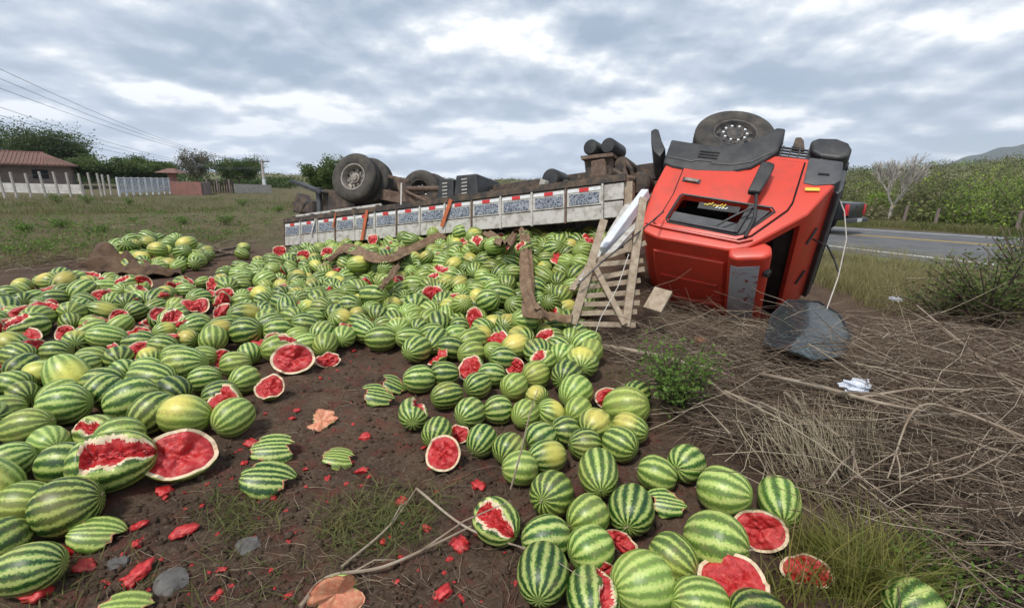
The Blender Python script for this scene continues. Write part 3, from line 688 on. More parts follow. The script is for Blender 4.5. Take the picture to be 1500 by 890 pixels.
    mb = MB(); mb.beam(b, Vector(b).lerp(Vector(t), .42), .34, .34, (0, 1, 0), .30, .30); mb.build('painted_foot', M_WPAINT, root, org=O)
    mb = MB(); mb.beam(Vector(b).lerp(Vector(t), .42), t, .26, .26, (0, 1, 0), .18, .18); mb.build('shaft', M_CONC, root, org=O)
    mb = MB(); mb.beam(Vector(t)+Vector((-.9, 0, -.25)), Vector(t)+Vector((.9, 0, -.25)), .12, .12); mb.build('cross_arm', M_DWOOD, root, org=O)
    for k, (y0, xo) in enumerate(((72, -.8), (86, 0), (100, .8), (128, -.8), (140, 0), (152, .8))):
        e = Vector(pd(0, y0, 21)); s = Vector(t)+Vector((xo, 0, -.2 if k < 3 else -.9)); e = s+(e-s)*1.25
        path = []
        for i in range(17):
            u = i/16; p = s.lerp(e, u); p.z -= 4*u*(1-u)*1.3; path.append(p)
        mb = MB(); mb.tube(path, .010, 4)
        o = mb.build('power_line', M_CABLE, None); tag(o, 'thin grey power line running up from the concrete pole', 'cable', 'power lines')
build_fence_left()
def build_fence_right():
    for i, (x, y, d) in enumerate(((1322, 331, 23), (1368, 333, 22.4), (1487, 341, 19.8))):
        b = pd(x, y, d); b[2] = .18; mb = MB(); mb.beam((0, 0, -.2), (.03, 0, .75+.1*random.random()), .11, .10, (0, 1, 0), .09, .09)
        o = mb.build('roadside_post', M_BRICKG, None, bevel=.01, seg=1); o.location = b; tag(o, 'short grey fence post in the grass beyond the road', 'fence post', 'posts beyond the road')
build_fence_right()

# ------------------------------------------------------------------ pickup
def wheel(parent, o, ax, r, w, m_rim, name='wheel', nuts=10, dished=True, M=None, org=None, n=40):
    """o = centre of the outer face; ax = outward axis"""
    o, ax = Vector(o), Vector(ax).normalized()
    if M is not None: o = M @ o; ax = (M.to_3x3() @ ax).normalized()
    wl = link(name, None, parent); oo = Vector(org) if org is not None else Vector((0, 0, 0)); wl.empty_display_size = .1
    s = w
    mb = MB(); mb.lathe([(-s+.05*w, r*.52), (-s, r*.60), (-s, r*.86), (-s+.08*w, r*.965), (-s+.14*w, r*.99), (-.5*s, r), (-.14*w, r*.99), (-.08*w, r*.965), (.0, r*.88), (.03*w, r*.74), (0, r*.60), (-.06*w, r*.545), (-.12*w, r*.52)], o, ax, n)
    # tread grooves
    t = mb.build('tyre', M_TYRE, wl, org=oo, smooth=True)
    mb = MB()
    for k in range(3):
        c = o-ax*(s*(.28+.22*k)); mb.lathe([(-.012, r*1.002), (-.012, r*1.004), (.012, r*1.004), (.012, r*1.002)], c, ax, n)
    mb.build('tread_groove', M_DARK, t, org=oo)
    mb = MB(); d = .55*w if dished else .2*w
    mb.lathe([(-.10*w, r*.535), (-.04*w, r*.55), (-.05*w, r*.50), (-.20*w, r*.46), (-d*.9, r*.43), (-d, r*.36), (-d*.95, r*.24), (-d*.55, r*.21), (-d*.50, r*.14), (-d*.35, r*.12), (-d*.33, .001)], o, ax, n)
    rm = mb.build('rim', m_rim, wl, org=oo, smooth=True)
    a = ax.orthogonal().normalized(); b = ax.cross(a)
    mb = MB(); hb = MB()
    for k in range(nuts):
        an = k*2*math.pi/nuts; p = o+(a*math.cos(an)+b*math.sin(an))*r*.29; mb.lathe([(-d-.01, r*.036), (-d+.045, r*.034), (-d+.05, .001)], p, ax, 6)
    if nuts: tag(mb.build('wheel_nuts', M_NUT if m_rim is M_HUB else M_RIM, rm, org=oo), kind='stuff')
    for k in range(8):
        an = (k+.5)*2*math.pi/8; p = o+(a*math.cos(an)+b*math.sin(an))*r*.395; hb.lathe([(-d*.93+.004, .001), (-d*.93+.004, r*.055)], p, ax, 10)
    tag(hb.build('hand_holes', M_DARK, rm, org=oo), kind='stuff')
    return wl
def build_pickup():
    b = pd(1249, 330, 15.8); O = Vector((b[0], b[1], ROADZ)); root = empty('pickup_truck', O, 'black pickup truck parked on the far side of the road', 'pickup')
    hd = math.atan2(.78, -.62); Mx = Matrix.Rotation(hd, 4, 'Z')       # local x = forwards, tail at x=0
    def P(name, m, mb, par=root, bev=.03, sm=True): return mb.build(name, m, par, Mx, bevel=bev, smooth=sm)
    mb = MB(); mb.prism([(.02, .48), (.0, 1.02), (1.95, 1.06), (2.0, .98), (4.4, .98), (5.1, .88), (5.15, .45), (4.9, .38), (4.75, .62), (4.1, .66), (3.9, .36), (1.6, .36), (1.45, .64), (.75, .64), (.6, .42)], -.88, .88); P('body', M_CAR, mb, bev=.04)
    mb = MB(); mb.prism([(1.95, 1.0), (2.15, 1.72), (3.5, 1.74), (4.2, 1.0)], -.78, .78); c = P('cabin', M_CAR, mb, bev=.06)
    mb = MB(); mb.add([(2.02, -.62, 1.12), (2.02, .62, 1.12), (2.17, .55, 1.62), (2.17, -.55, 1.62)], [(0, 1, 2, 3)]); mb.build('rear_window', M_DARK, c, Mx)
    mb = MB(); mb.box((-.03, -.68, .56), (.0, .68, .99)); t = P('tailgate', M_CAR, mb, bev=.012)
    mb = MB(); mb.box((-.05, -.12, .88), (-.03, .12, .94)); P('handle', M_BLACK, mb, t, .005)
    for s in (-1, 1): mb = MB(); mb.box((-.04, s*.79-.09, .62), (.06, s*.79+.09, .98)); P('tail_light', M_TAIL, mb, root, .015)
    mb = MB(); mb.box((-.16, -.86, .40), (.02, .86, .54)); bp = P('bumper', M_GREYPL, mb)
    mb = MB(); mb.box((-.175, -.2, .42), (-.162, .2, .53)); P('number_plate', M_PLATE, mb, bp, 0)
    for x in (1.1, 4.4):
        for s in (-1, 1): wheel(root, Mx @ Vector((x, s*.90, .37)), Mx.to_3x3() @ Vector((0, s, 0)), .37, .24, M_RIM, nuts=0, n=20)
build_pickup()

# ------------------------------------------------------------------ the overturned truck
def rot(a, b, c): return (Matrix.Rotation(c, 4, 'Z') @ Matrix.Rotation(b, 4, 'Y') @ Matrix.Rotation(a, 4, 'X'))
CABM = Matrix.Translation((2.57, 7.599, 1.332)) @ rot(2.348, .092, -.57) @ Matrix.Diagonal((1.031, 1.021, .944, 1))
_X = Vector(BED_A-BED_B).normalized(); _n0 = Vector((_X.y, -_X.x, 0)).normalized()
if _n0.y > 0: _n0 = -_n0
_k = _X.cross(_n0).normalized()*-1
if _k.z < 0: _k = -_k
BED_E = math.radians(11); _N = (_n0*math.cos(BED_E)+_k*math.sin(BED_E)).normalized(); _Z = _X.cross(_N)
BEDM = Matrix(((_X.x, _N.x, _Z.x, BED_A[0]), (_X.y, _N.y, _Z.y, BED_A[1]), (_X.z, _N.z, _Z.z, BED_A[2]), (0, 0, 0, 1)))
BEDI = BEDM.inverted()
def bedpx(x, y, yl=0.0):
    o = BEDI @ Vector(CAM); r = BEDI.to_3x3() @ Vector(ray(x, y)); return o+r*((yl-o.y)/r.y)
BEDL = float(np.linalg.norm(BED_A-BED_B))
TO = Vector((0.5, 8.0, 0))
TRUCK = empty('overturned_truck', TO, 'overturned red cab truck lying upside down with white sided cargo bed', 'truck')
def boolcut(target, cutters):
    for c in cutters:
        md = target.modifiers.new('b', 'BOOLEAN'); md.operation = 'DIFFERENCE'; md.object = c; md.solver = 'EXACT'
    dg = bpy.context.evaluated_depsgraph_get(); me = bpy.data.meshes.new_from_object(target.evaluated_get(dg))
    target.modifiers.clear(); old = target.data; target.data = me; me.name = target.name
    for c in cutters: bpy.data.objects.remove(c)
    me.polygons.foreach_set('use_smooth', np.ones(len(me.polygons), bool)); me.set_sharp_from_angle(angle=math.radians(32))
def build_cab():
    def P(name, m, mb, par=TRUCK, bev=0, seg=2, sm=True): return mb.build(name, m, par, CABM, TO, sm, bev, seg)
    Wd = 1.15
    prof = [(0, .12), (-.02, .8), (.03, 1.45), (.12, 1.60), (.30, 1.66), (1.10, 1.66), (1.27, 1.58), (1.74, .94), (1.93, .34), (1.90, .02), (1.58, .0), (1.22, -.02), (1.0, .28), (.3, .30), (.08, .26)]
    mb = MB(); mb.prism(prof, -Wd, Wd); body = P('cab', M_PAINT, mb, bev=.055, seg=3)
    def cut(mb, m, bev=0):
        o = mb.build('c', m, None, CABM, TO, False, bev); o.location = TRUCK.location; return o
    body.parent = None; body.location = TRUCK.location
    inner = MB(); inner.prism([(.08, .45), (.06, .8), (.11, 1.42), (.3, 1.60), (1.12, 1.60), (1.22, 1.54), (1.68, .92), (1.78, .45)], -Wd+.06, Wd-.06)
    win = MB(); win.prism([(.40, .905), (1.36, .94), (1.40, .99), (1.17, 1.40), (1.12, 1.425), (.36, 1.385), (.33, 1.34), (.375, .93)], .9, 1.4)
    winr = MB(); winr.prism([(.40, .905), (1.40, .96), (1.17, 1.42), (.34, 1.385)], -1.4, -.9)
    wsh = MB()       # windscreen opening, cut square to the slanted front
    a, b = Vector((1.68, 0, .99)), Vector((1.32, 0, 1.50)); d = (b-a).normalized(); nn = Vector((-d.z, 0, d.x)); nn = -nn if nn.x < 0 else nn
    pts = [a-nn*.25, b-nn*.25, b+nn*.3, a+nn*.3]; wsh.prism([(p.x, p.z) for p in pts], -1.02, 1.04)
    boolcut(body, [cut(inner, M_DARK), cut(win, M_BLACK), cut(winr, M_BLACK), cut(wsh, M_BLACK, .05)])
    body.parent = TRUCK; body.location = (0, 0, 0)
    # roof: raised panel and drip rails
    mb = MB(); mb.prism([(.22, 1.655), (.26, 1.70), (1.06, 1.70), (1.10, 1.655)], -.95, .93); rp = P('roof_panel', M_PAINT, mb, body, .015)
    for y0 in (.45, .0, -.45): mb = MB(); mb.prism([(.3, 1.698), (.32, 1.718), (1.0, 1.718), (1.02, 1.698)], y0-.03, y0+.03); P('roof_rib', M_PAINT, mb, rp, .006)
    mb = MB(); mb.tube([(.1, 1.165, 1.46), (.3, 1.175, 1.50), (1.18, 1.175, 1.535), (1.30, 1.17, 1.46)], .014, 6); P('drip_rail', M_PAINT, mb, body)
    # visor over the windscreen, scraped on its top
    vis = MB(); vis.prism([(1.10, 1.62), (1.12, 1.755), (1.20, 1.79), (1.47, 1.70), (1.53, 1.62), (1.50, 1.50), (1.42, 1.46), (1.30, 1.56)], -1.05, 1.16); v = P('sun_visor', M_PAINT, vis, bev=.045, seg=3)
    mb = MB(); mb.prism([(1.15, 1.76), (1.155, 1.772), (1.22, 1.798), (1.44, 1.716), (1.44, 1.704), (1.22, 1.785)], -1.0, 1.02); tag(P('scraped_patch', M_SCRAPE, mb, v, .004), 'visor top scraped down to grey primer')
    mb = MB(); mb.lathe([(-.02, .055), (.03, .05), (.035, .001)], (1.515, .86, 1.66), (1, 0, .25), 16); P('marker_lamp', M_BLACK, mb, v)
    # door
    drp = [(.25, .34), (.27, .9), (.24, 1.22), (.19, 1.43), (.25, 1.475), (1.14, 1.50), (1.27, 1.40), (1.53, .93), (1.555, .8), (1.55, .1), (1.27, .08), (1.03, .38)]
    mb = MB(); mb.prism(drp, 1.145, 1.172); door = P('door', M_PAINT, mb, bev=.008, seg=2); door.parent = None; door.location = TRUCK.location
    win = MB(); win.prism([(.40, .905), (1.36, .94), (1.40, .99), (1.17, 1.40), (1.12, 1.425), (.36, 1.385), (.33, 1.34), (.375, .93)], .9, 1.4)
    boolcut(door, [cut(win, M_BLACK)]); door.parent = TRUCK; door.location = (0, 0, 0)
    # dark seam round the door
    mb = MB(); ring = [Vector((x, 1.152, z)) for x, z in drp]; c = Vector((.9, 1.152, .9)); mb.tube([c+(p-c)*1.012 for p in ring]+[c+(ring[0]-c)*1.012], .010, 4); P('door_seam', M_DARK, mb, door, sm=False)
    wr = [(.385, .89), (1.38, .93), (1.42, .99), (1.18, 1.415), (1.12, 1.44), (.345, 1.40), (.315, 1.345), (.36, .92)]
    mb = MB(); mb.tube([(x, 1.172, z) for x, z in wr+[wr[0]]], .016, 6); P('window_seal', M_BLACK, mb, door)
    mb = MB(); mb.beam((1.10, 1.165, 1.40), (1.17, 1.165, .94), .05, .03, (0, 1, 0)); P('quarter_bar', M_BLACK, mb, door)
    mb = MB(); mb.prism([(1.18, .95), (1.37, .96), (1.17, 1.38), (1.12, 1.40)], 1.135, 1.143); P('quarter_glass', M_GREYPL, mb, door)
    mb = MB(); mb.prism([(.35, 1.17), (1.12, 1.22), (1.10, 1.41), (.345, 1.375)], 1.125, 1.135); P('door_glass', M_GREYPL, mb, door)
    mb = MB(); mb.beam((.36, 1.178, 1.375), (1.10, 1.178, 1.41), .03, .06, (0, 1, 0)); P('window_rail', M_GREYPL, mb, door, .005)
    mb = MB(); mb.prism([(.30, .58), (.52, .60), (.52, .68), (.30, .66)], 1.172, 1.180); h = P('door_handle', M_BLACK, mb, door)
    mb = MB(); mb.beam((.33, 1.195, .63), (.50, 1.195, .645), .05, .02, (0, 1, 0)); P('grip', M_RIM, mb, h, .005)
    # sticker strokes on the window's sill
    st = MB(); st2 = MB()
    for k in range(7):
        x = .66+k*.035; st.beam((x, 1.15, 1.00+.01*math.sin(k*2.3)), (x+.028, 1.15, .965+.02*math.cos(k*1.7)), .012, .006, (0, 1, 0)); 
        if k < 4: st2.beam((x+.14, 1.15, 1.035), (x+.165, 1.15, 1.00+.01*math.sin(k)), .012, .006, (0, 1, 0))
    mb = MB(); mb.box((.60, 1.125, .955), (1.06, 1.140, 1.06)); sk = P('window_sticker', M_BLACK, mb, door); P('yellow_lettering', M_YEL, st, sk); P('white_lettering', M_STRIPW, st2, sk)
    # mirrors
    mb = MB(); mb.prism([(1.13, .36), (1.20, .33), (1.28, .37), (1.27, .62), (1.23, .88), (1.10, .88), (1.12, .6)], 1.27, 1.35); mi = P('mirror', M_BLACK, mb, bev=.03, seg=3)
    mb = MB(); mb.tube([(1.18, 1.31, .80), (1.22, 1.29, 1.0), (1.25, 1.25, 1.20), (1.22, 1.18, 1.45)], .018, 6); P('mirror_arm', M_BLACK, mb, mi)
    mb = MB(); mb.tube([(1.22, 1.28, 1.05), (1.05, 1.24, 1.20), (.87, 1.19, 1.385)], .013, 6); mb.box((.82, 1.172, 1.36), (.92, 1.20, 1.41)); P('mirror_stay', M_BLACK, mb, mi)
    # wheel arch moulding: a long black mudguard that sweeps up at the front
    top = [(-.08, -.16), (.12, -.13), (.5, -.09), (.8, -.16), (1.0, -.32), (1.13, -.53), (1.24, -.52)]; bot = [(1.24, -.08), (1.18, .04), (1.02, .28), (.80, .40), (.4, .44), (.1, .40), (-.04, .34)]
    mb = MB(); mb.prism(top+bot, .92, 1.178); g = P('mudguard', M_BLACK, mb, bev=.04, seg=3)
    ln = [(1.17, -.02), (1.0, .18), (.80, .27), (.58, .28), (.54, .24), (.36, .24), (.32, .28), (.0, .22)]
    mb = MB(); mb.tube([(x, 1.181, z) for x, z in ln], .011, 5); P('moulding_line', M_GREYPL, mb, g)
    mb = MB()
    for k in range(3): mb.beam((.36, 1.181, .06+k*.055), (.60, 1.181, .07+k*.055), .02, .012, (0, 1, 0))
    P('vent_slots', M_DARK, mb, g)
    # rear flap of the arch
    mb = MB(); arc = [(-.12, -.02), (-.22, -.18), (-.34, -.42), (-.40, -.44), (-.44, -.38), (-.36, -.14), (-.26, .06), (-.14, .16)]; mb.prism(arc, .62, 1.12); P('rear_mudflap', M_BLACK, mb, bev=.02)
    # wheels of the front axle
    wheel(TRUCK, (.66, 1.10, -.50), (.16, 1, -.10), .52, .32, M_HUB, M=CABM, org=TO, dished=False)
    wheel(TRUCK, (.66, -1.05, -.44), (0, -1, 0), .50, .30, M_HUB, M=CABM, org=TO)
    mb = MB(); mb.tube([(.66, .8, -.42), (.66, -.8, -.42)], .07, 8); P('front_axle', M_CHAS, mb)
    mb = MB(); mb.box((-.2, -.55, -.30), (1.7, -.33, -.02)); mb.box((-.2, .33, -.30), (1.7, .55, -.02)); mb.box((.1, -.33, -.25), (1.2, .33, .25)); P('engine_block', M_CHAS, mb, bev=.03)
    # front: dark corner panel, grille, bumper, lamps
    mb = MB(); mb.prism([(1.58, -.01), (1.60, .45), (1.72, .47), (1.90, .42), (1.955, .34), (1.93, .02)], 1.03, 1.165); cp = P('corner_panel', M_GREYPL, mb, bev=.025)
    mb = MB(); mb.beam((1.72, 1.17, .28), (1.83, 1.17, .28), .03, .012, (0, 1, 0)); P('slot', M_DARK, mb, cp)
    mb = MB(); mb.prism([(1.86, -.02), (1.87, .36), (1.965, .42), (2.0, .32), (1.99, 0)], -1.13, 1.02); gr = P('grille', M_GREYPL, mb, bev=.02)
    for k in range(4): mb = MB(); mb.beam((2.0, -.9, .05+k*.08), (2.0, .9, .05+k*.08), .02, .03); P('grille_slat', M_BLACK, mb, gr)
    mb = MB(); mb.prism([(1.54, -.36), (1.58, -.16), (1.68, -.08), (1.88, -.06), (1.96, -.12), (1.985, -.24), (1.93, -.36), (1.80, -.43), (1.62, -.42)], -1.14, 1.14); bp = P('bumper', M_BLACK, mb, bev=.06, seg=4)
    mb = MB(); mb.box((1.97, .55, -.30), (1.995, .9, -.19)); P('fog_lamp', M_GREYPL, mb, bp, .01); mb = MB(); mb.box((1.97, -.9, -.30), (1.995, -.55, -.19)); P('fog_lamp', M_GREYPL, mb, bp, .01)
    mb = MB(); mb.beam((1.64, 1.168, .56), (1.78, 1.168, .54), .05, .012, (0, 1, 0)); P('amber_lamp', M_YEL, mb, body, .004)
    # step grid between wheel and bumper
    stp = MB()
    for k in range(5): stp.beam((1.24, 1.06, -.06-k*.055), (1.56, 1.06, -.03-k*.055), .02, .02, (0, 1, 0))
    for k in range(4): stp.beam((1.26+k*.095, 1.06, -.05), (1.27+k*.095, 1.06, -.31), .016, .016, (0, 1, 0))
    P('step_grid', M_BLACK, stp)
    mb = MB(); mb.prism([(1.36, -.36), (1.50, -.34), (1.46, -.50), (1.42, -.56), (1.36, -.55)], .92, 1.02); P('tow_bracket', M_CHAS, mb, bev=.01)
    # front panel details
    for k, y in enumerate((.5, -.35)): mb = MB(); mb.beam((1.80, y, .80), (1.86, y+.12, .62), .02, .025); P('hand_grip', M_BLACK, mb, body)
    # seats and wheel inside
    mb = MB(); mb.box((.35, .25, .5), (.85, .8, .8)); mb.prism([(.25, .75), (.38, .75), (.30, 1.35), (.18, 1.35)], .25, .8); P('seat', M_DARK, mb, bev=.04)
    mb = MB(); ring = [Vector((1.25+.07*math.sin(a), .52+.22*math.cos(a), .98+.20*math.sin(a))) for a in [i*6.283/20 for i in range(21)]]; mb.tube(ring, .016, 6); P('steering_wheel', M_BLACK, mb)
    mb = MB(); mb.prism([(1.35, .5), (1.45, .95), (1.66, .90), (1.7, .5)], -1.05, 1.05); P('dashboard', M_BLACK, mb, bev=.04)
build_cab()
M_SCROLL = None
def scrollmat():
    m = bpy.data.materials.new('painted_scroll_panel'); m.use_nodes = True; N = m.node_tree.nodes; L = m.node_tree.links; p = N['Principled BSDF']; p.inputs['Roughness'].default_value = .55
    tc = N.new('ShaderNodeTexCoord'); v = N.new('ShaderNodeTexVoronoi'); v.feature = 'DISTANCE_TO_EDGE'; v.inputs['Scale'].default_value = 24
    nz = N.new('ShaderNodeTexNoise'); nz.inputs['Scale'].default_value = 9; L.new(tc.outputs['Object'], nz.inputs[0])
    mixv = N.new('ShaderNodeMix'); mixv.data_type = 'VECTOR'; mixv.inputs['Factor'].default_value = .12; L.new(tc.outputs['Object'], mixv.inputs['A']); L.new(nz.outputs['Color'], mixv.inputs['B'])
    L.new(mixv.outputs['Result'], v.inputs['Vector'])
    r = N.new('ShaderNodeValToRGB'); L.new(v.outputs['Distance'], r.inputs[0]); e = r.color_ramp.elements
    e[0].position = .05; e[0].color = (.30, .32, .36, 1); e[1].position = .16; e[1].color = (.065, .078, .105, 1)
    L.new(r.outputs[0], p.inputs['Base Color']); return m
M_SCROLL = scrollmat()
def build_bed():
    def P(name, m, mb, par=TRUCK, bev=0, seg=1, sm=False): return mb.build(name, m, par, BEDM, TO, sm, bev, seg)
    L_ = BEDL; Wb = 2.4; Hb = .52
    # floor planks (upside down: their undersides face the sky)
    for k in range(8):
        mb = MB(); y1 = -.03-k*.295; mb.box((-L_, y1-.285, -.045), (0, y1, -.004)); P('floor_plank', M_WOOD, mb)
    for k in range(12):
        x = -.25-k*(L_-.5)/11; mb = MB(); mb.box((x-.04, -Wb, -.14), (x+.04, -.02, -.05)); P('cross_member', M_DWOOD, mb)
    mb = MB(); mb.box((-L_, -.03, -.10), (.02, .03, -.002)); P('edge_rail', M_CHAS, mb)
    mb = MB(); mb.box((-L_, -Wb-.03, -.10), (.02, -Wb+.03, -.002)); P('edge_rail', M_CHAS, mb)
    # left side: bays of painted panel above a white board
    n = 13; bw = (L_-.32)/n
    for k in range(n):
        x0 = -L_+k*bw; x1 = x0+bw
        mb = MB(); mb.box((x0+.012, -.022, .012), (x1-.012, .0, .29)); b = P('side_panel', M_WHITEW, mb, bev=.004)
        mb = MB(); mb.box((x0+.055, .0005, .105), (x1-.055, .007, .265)); P('painted_scroll', M_SCROLL, mb, b)
        mb = MB(); mb.box((x0+.03, .0005, .030), (x1-.03, .008, .080)); P('white_strip', M_STRIPW, mb, b)
        mb = MB(); c = (x0+x1)/2; mb.box((c-.075, .0085, .028), (c+.075, .0115, .083)); P('red_strip', M_STRIPR, mb, b)
        mb = MB(); mb.box((x0+.012, -.026, .305), (x1-.012, .004, Hb+random.uniform(-.012, .008))); P('side_board', M_WHITEW, mb, bev=.005)
    for k in range(n+1):
        x0 = -L_+k*bw; mb = MB(); mb.box((x0-.016, -.028, -.05), (x0+.016, .026, Hb+.01)); P('stanchion', M_WHITEW if k % 3 else M_RUST, mb, bev=.004)
    mb = MB(); mb.box((-.30, -.024, .012), (-.01, .006, .25)); P('end_panel', M_WHITEW, mb, bev=.006)
    mb = MB(); mb.box((-.30, -.024, .27), (-.02, .006, .50)); P('end_panel', M_WHITEW, mb, bev=.006)
    # right side, tailboard and headboard
    for k in range(2): mb = MB(); mb.box((-L_, -Wb-.02, .02+k*.27), (0, -Wb+.02, .27+k*.26)); P('far_side_board', M_WHITEW, mb)
    for k in range(2): mb = MB(); mb.box((-L_-.03, -Wb, .02+k*.27), (-L_, 0, .27+k*.26)); P('tail_board', M_WHITEW, mb)
    for k in range(4): mb = MB(); mb.box((.0, -Wb+.05, .04+k*.26), (.03, -.08-.03*k, .27+k*.26)); P('head_board', M_WHITEW if k % 2 else M_WOOD, mb)
    mb = MB(); mb.box((-.02, -.16, .0), (.10, -.04, 1.0)); P('head_post', M_WOOD, mb)
    # a loose white strip along the floor edge at the rear half
    mb = MB(); mb.box((-L_*.96, -.10, -.17), (-L_*.62, -.06, -.06)); P('loose_rail', M_WHITEW, mb)
    # orange tie straps and cords hanging over the boards
    for (xa, ya, xb, yb) in ((538, 308, 531, 352), (661, 292, 648, 332), (492, 312, 489, 334)):
        p, q = bedpx(xa, ya, .03), bedpx(xb, yb, .03); mb = MB(); mb.beam((p.x, .035, p.z), (q.x, .05, q.z), .075 if xa != 492 else .035, .012, (0, 1, 0)); P('tie_strap', M_ORANGE, mb)
    for (xa, ya, xb, yb) in ((462, 320, 456, 345), (588, 268, 588, 300)):
        p, q = bedpx(xa, ya, .03), bedpx(xb, yb, .03); mb = MB(); mb.beam((p.x, .03, p.z), (q.x, .04, q.z), .03, .012, (0, 1, 0)); P('cord', M_ROPE, mb)
    # chassis rails, cross bars, axles, wheels
    for y in (-.82, -1.58): mb = MB(); mb.box((-L_+.2, y-.05, -.42), (.9, y+.05, -.16)); P('chassis_rail', M_CHAS, mb, bev=.01)
    for k in range(6): x = -.4-k*1.3; mb = MB(); mb.box((x-.05, -1.58, -.36), (x+.05, -.82, -.24)); P('chassis_cross_bar', M_CHAS, mb)
    mb = MB(); mb.tube([(.6, -1.2, -.45), (-2.5, -1.2, -.42), (-5.6, -1.2, -.75)], .06, 10); P('drive_shaft', M_RUST, mb, sm=True)
    w = bedpx(516, 258, -.02); RW = (w.x, -.02, w.z)
    for xo, kk in ((0, 0),):
        for (yo, ax, z0) in ((0, 1, 0), (-.36, 1, 0)): wheel(TRUCK, (RW[0]+xo, RW[1]+yo, RW[2]+z0), (.28, .92, -.10), .50, .30, M_RIM, M=BEDM, org=TO)
        mb = MB(); mb.tube([(RW[0], -.3, RW[2]), (RW[0], -2.2, RW[2])], .09, 10); mb.lathe([(-.22, .02), (-.2, .16), (-.08, .22), (.08, .22), (.2, .16), (.22, .02)], (RW[0], -1.2, RW[2]), (0, 1, 0), 16); P('rear_axle', M_CHAS, mb, sm=True)
    w2 = bedpx(614, 279, -2.0)
    wheel(TRUCK, (w2.x, -1.98, w2.z), (.25, .95, 0), .50, .30, M_HUB, M=BEDM, org=TO); wheel(TRUCK, (w2.x, -2.34, w2.z), (.25, .95, 0), .50, .30, M_HUB, M=BEDM, org=TO)
    # leaf springs
    for y in (-.62, -1.78):
        mb = MB()
        for k in range(5): mb.beam((RW[0]-.75+.1*k, y, -.44-.045*k), (RW[0]+.75-.1*k, y, -.44-.045*k), .08, .03)
        P('leaf_spring', M_RUST, mb)
    # rear: mudguard plates and the bar that sticks out behind
    def pp(x, y, yl): v = bedpx(x, y, yl); return (v.x, yl, v.z)
    mb = MB(); mb.beam(pp(434, 267, -.3), pp(478, 284, -.3), .35, .07, (0, 0, 1)); P('rear_bar', M_BLACK, mb, bev=.01)
    mb = MB(); a, b_, c, d = [bedpx(x, y, -.35) for x, y in ((472, 277), (520, 281), (520, 316), (472, 316))]; mb.prism([(v.x, v.z) for v in (a, b_, c, d)], -.55, -.35); P('rear_mudguard', M_CHAS, mb, bev=.02)
    mb = MB(); mb.beam(pp(467, 275, -.3), pp(469, 316, -.3), .12, .09, (0, 1, 0)); P('rear_post', M_GREYPL, mb, bev=.01)
    mb = MB(); mb.beam(pp(437, 303, -.9), pp(470, 305, -.9), .30, .30); mb.beam(pp(440, 292, -.9), pp(452, 308, -.9), .35, .35); P('under_run_bar', M_CHAS, mb, bev=.02)
    mb = MB(); mb.beam(pp(568, 258, -.6), pp(600, 266, -.6), .07, .07); mb.beam(pp(585, 262, -.4), pp(600, 310, -.4), .16, .10); mb.beam(pp(560, 285, -.5), pp(640, 300, -.5), .10, .22); P('suspension_arm', M_RUST, mb, bev=.01)
    mb = MB(); mb.tube([pp(590, 278, -.45), pp(632, 298, -.3)], .03, 6); P('brace_rod', M_RUST, mb)
    # two black boxes with pale lettering plates
    for quad, lab in ((((643, 262), (664, 262), (664, 297), (640, 297)), (648, 655, 268, 290)), (((668, 257), (698, 254), (700, 291), (664, 294)), (676, 684, 262, 284))):
        v = [bedpx(x, y, -.25) for x, y in quad]; mb = MB(); mb.prism([(p.x, p.z) for p in v], -1.0 if lab[0] == 676 else -.6, -.25); bx = P('black_box', M_BLACK, mb, bev=.025, seg=2)
        p, q = bedpx(lab[0], lab[2], -.245), bedpx(lab[1], lab[3], -.245); mb = MB()
        for k in range(5): zz = p.z+(q.z-p.z)*k/4.5; mb.box((min(p.x, q.x)+.004*(k % 2), -.249, zz), (max(p.x, q.x), -.241, zz+.022))
        P('pale_lettering', M_CONC, mb, bx)
    # small black air tank standing on the bed edge
    a = bedpx(793, 262, -.35); b_ = bedpx(822, 262, -.35); c = (a+b_)/2
    mb = MB(); ax = (BEDI.to_3x3() @ Vector((-.55, -.80, .15))).normalized(); mb.lathe([(-.45, .001), (-.45, .13), (-.40, .16), (-.03, .16), (.0, .14), (.015, .001)], (c.x, -.3, c.z), ax, 20); P('air_tank', M_BLACK, mb, sm=True)
    mb = MB(); mb.beam(pp(795, 268, -.4), pp(802, 272, -.3), .12, .14); P('tank_strap', M_CONC, mb)
    # frame with paired tanks behind the cab
    for (x, y, dl) in ((864, 215, .0), (890, 213, .0)):
        c = bedpx(x, y, -.2); mb = MB(); mb.lathe([(-.5, .001), (-.5, .10), (-.45, .118), (-.03, .118), (0, .10), (.01, .001)], (c.x, -.2, c.z), ax, 20); P('brake_tank', M_BLACK, mb, sm=True)
    c = bedpx(910, 240, -.3); mb = MB(); mb.lathe([(-.4, .001), (-.4, .10), (-.03, .115), (0, .10), (.01, .001)], (c.x, -.3, c.z), ax, 20); P('brake_tank', M_CHAS, mb, sm=True)
    v = [bedpx(x, y, -.25) for x, y in ((853, 227), (896, 224), (898, 268), (858, 272))]; mb = MB(); mb.prism([(p.x, p.z) for p in v], -.75, -.28); gb = P('gearbox_frame', M_CHAS, mb, bev=.03)
    v = [bedpx(x, y, -.2) for x, y in ((851, 229), (898, 224), (898, 229), (852, 234))]; mb = MB(); mb.prism([(p.x, p.z) for p in v], -.45, -.18); P('frame_lip', M_RUST, mb, gb)
    v = [bedpx(x, y, -.2) for x, y in ((866, 236), (886, 232), (890, 258), (866, 262))]; mb = MB(); mb.prism([(p.x, p.z) for p in v], -.3, -.17); P('filter_housing', M_RUST, mb, gb, bev=.03, seg=2)
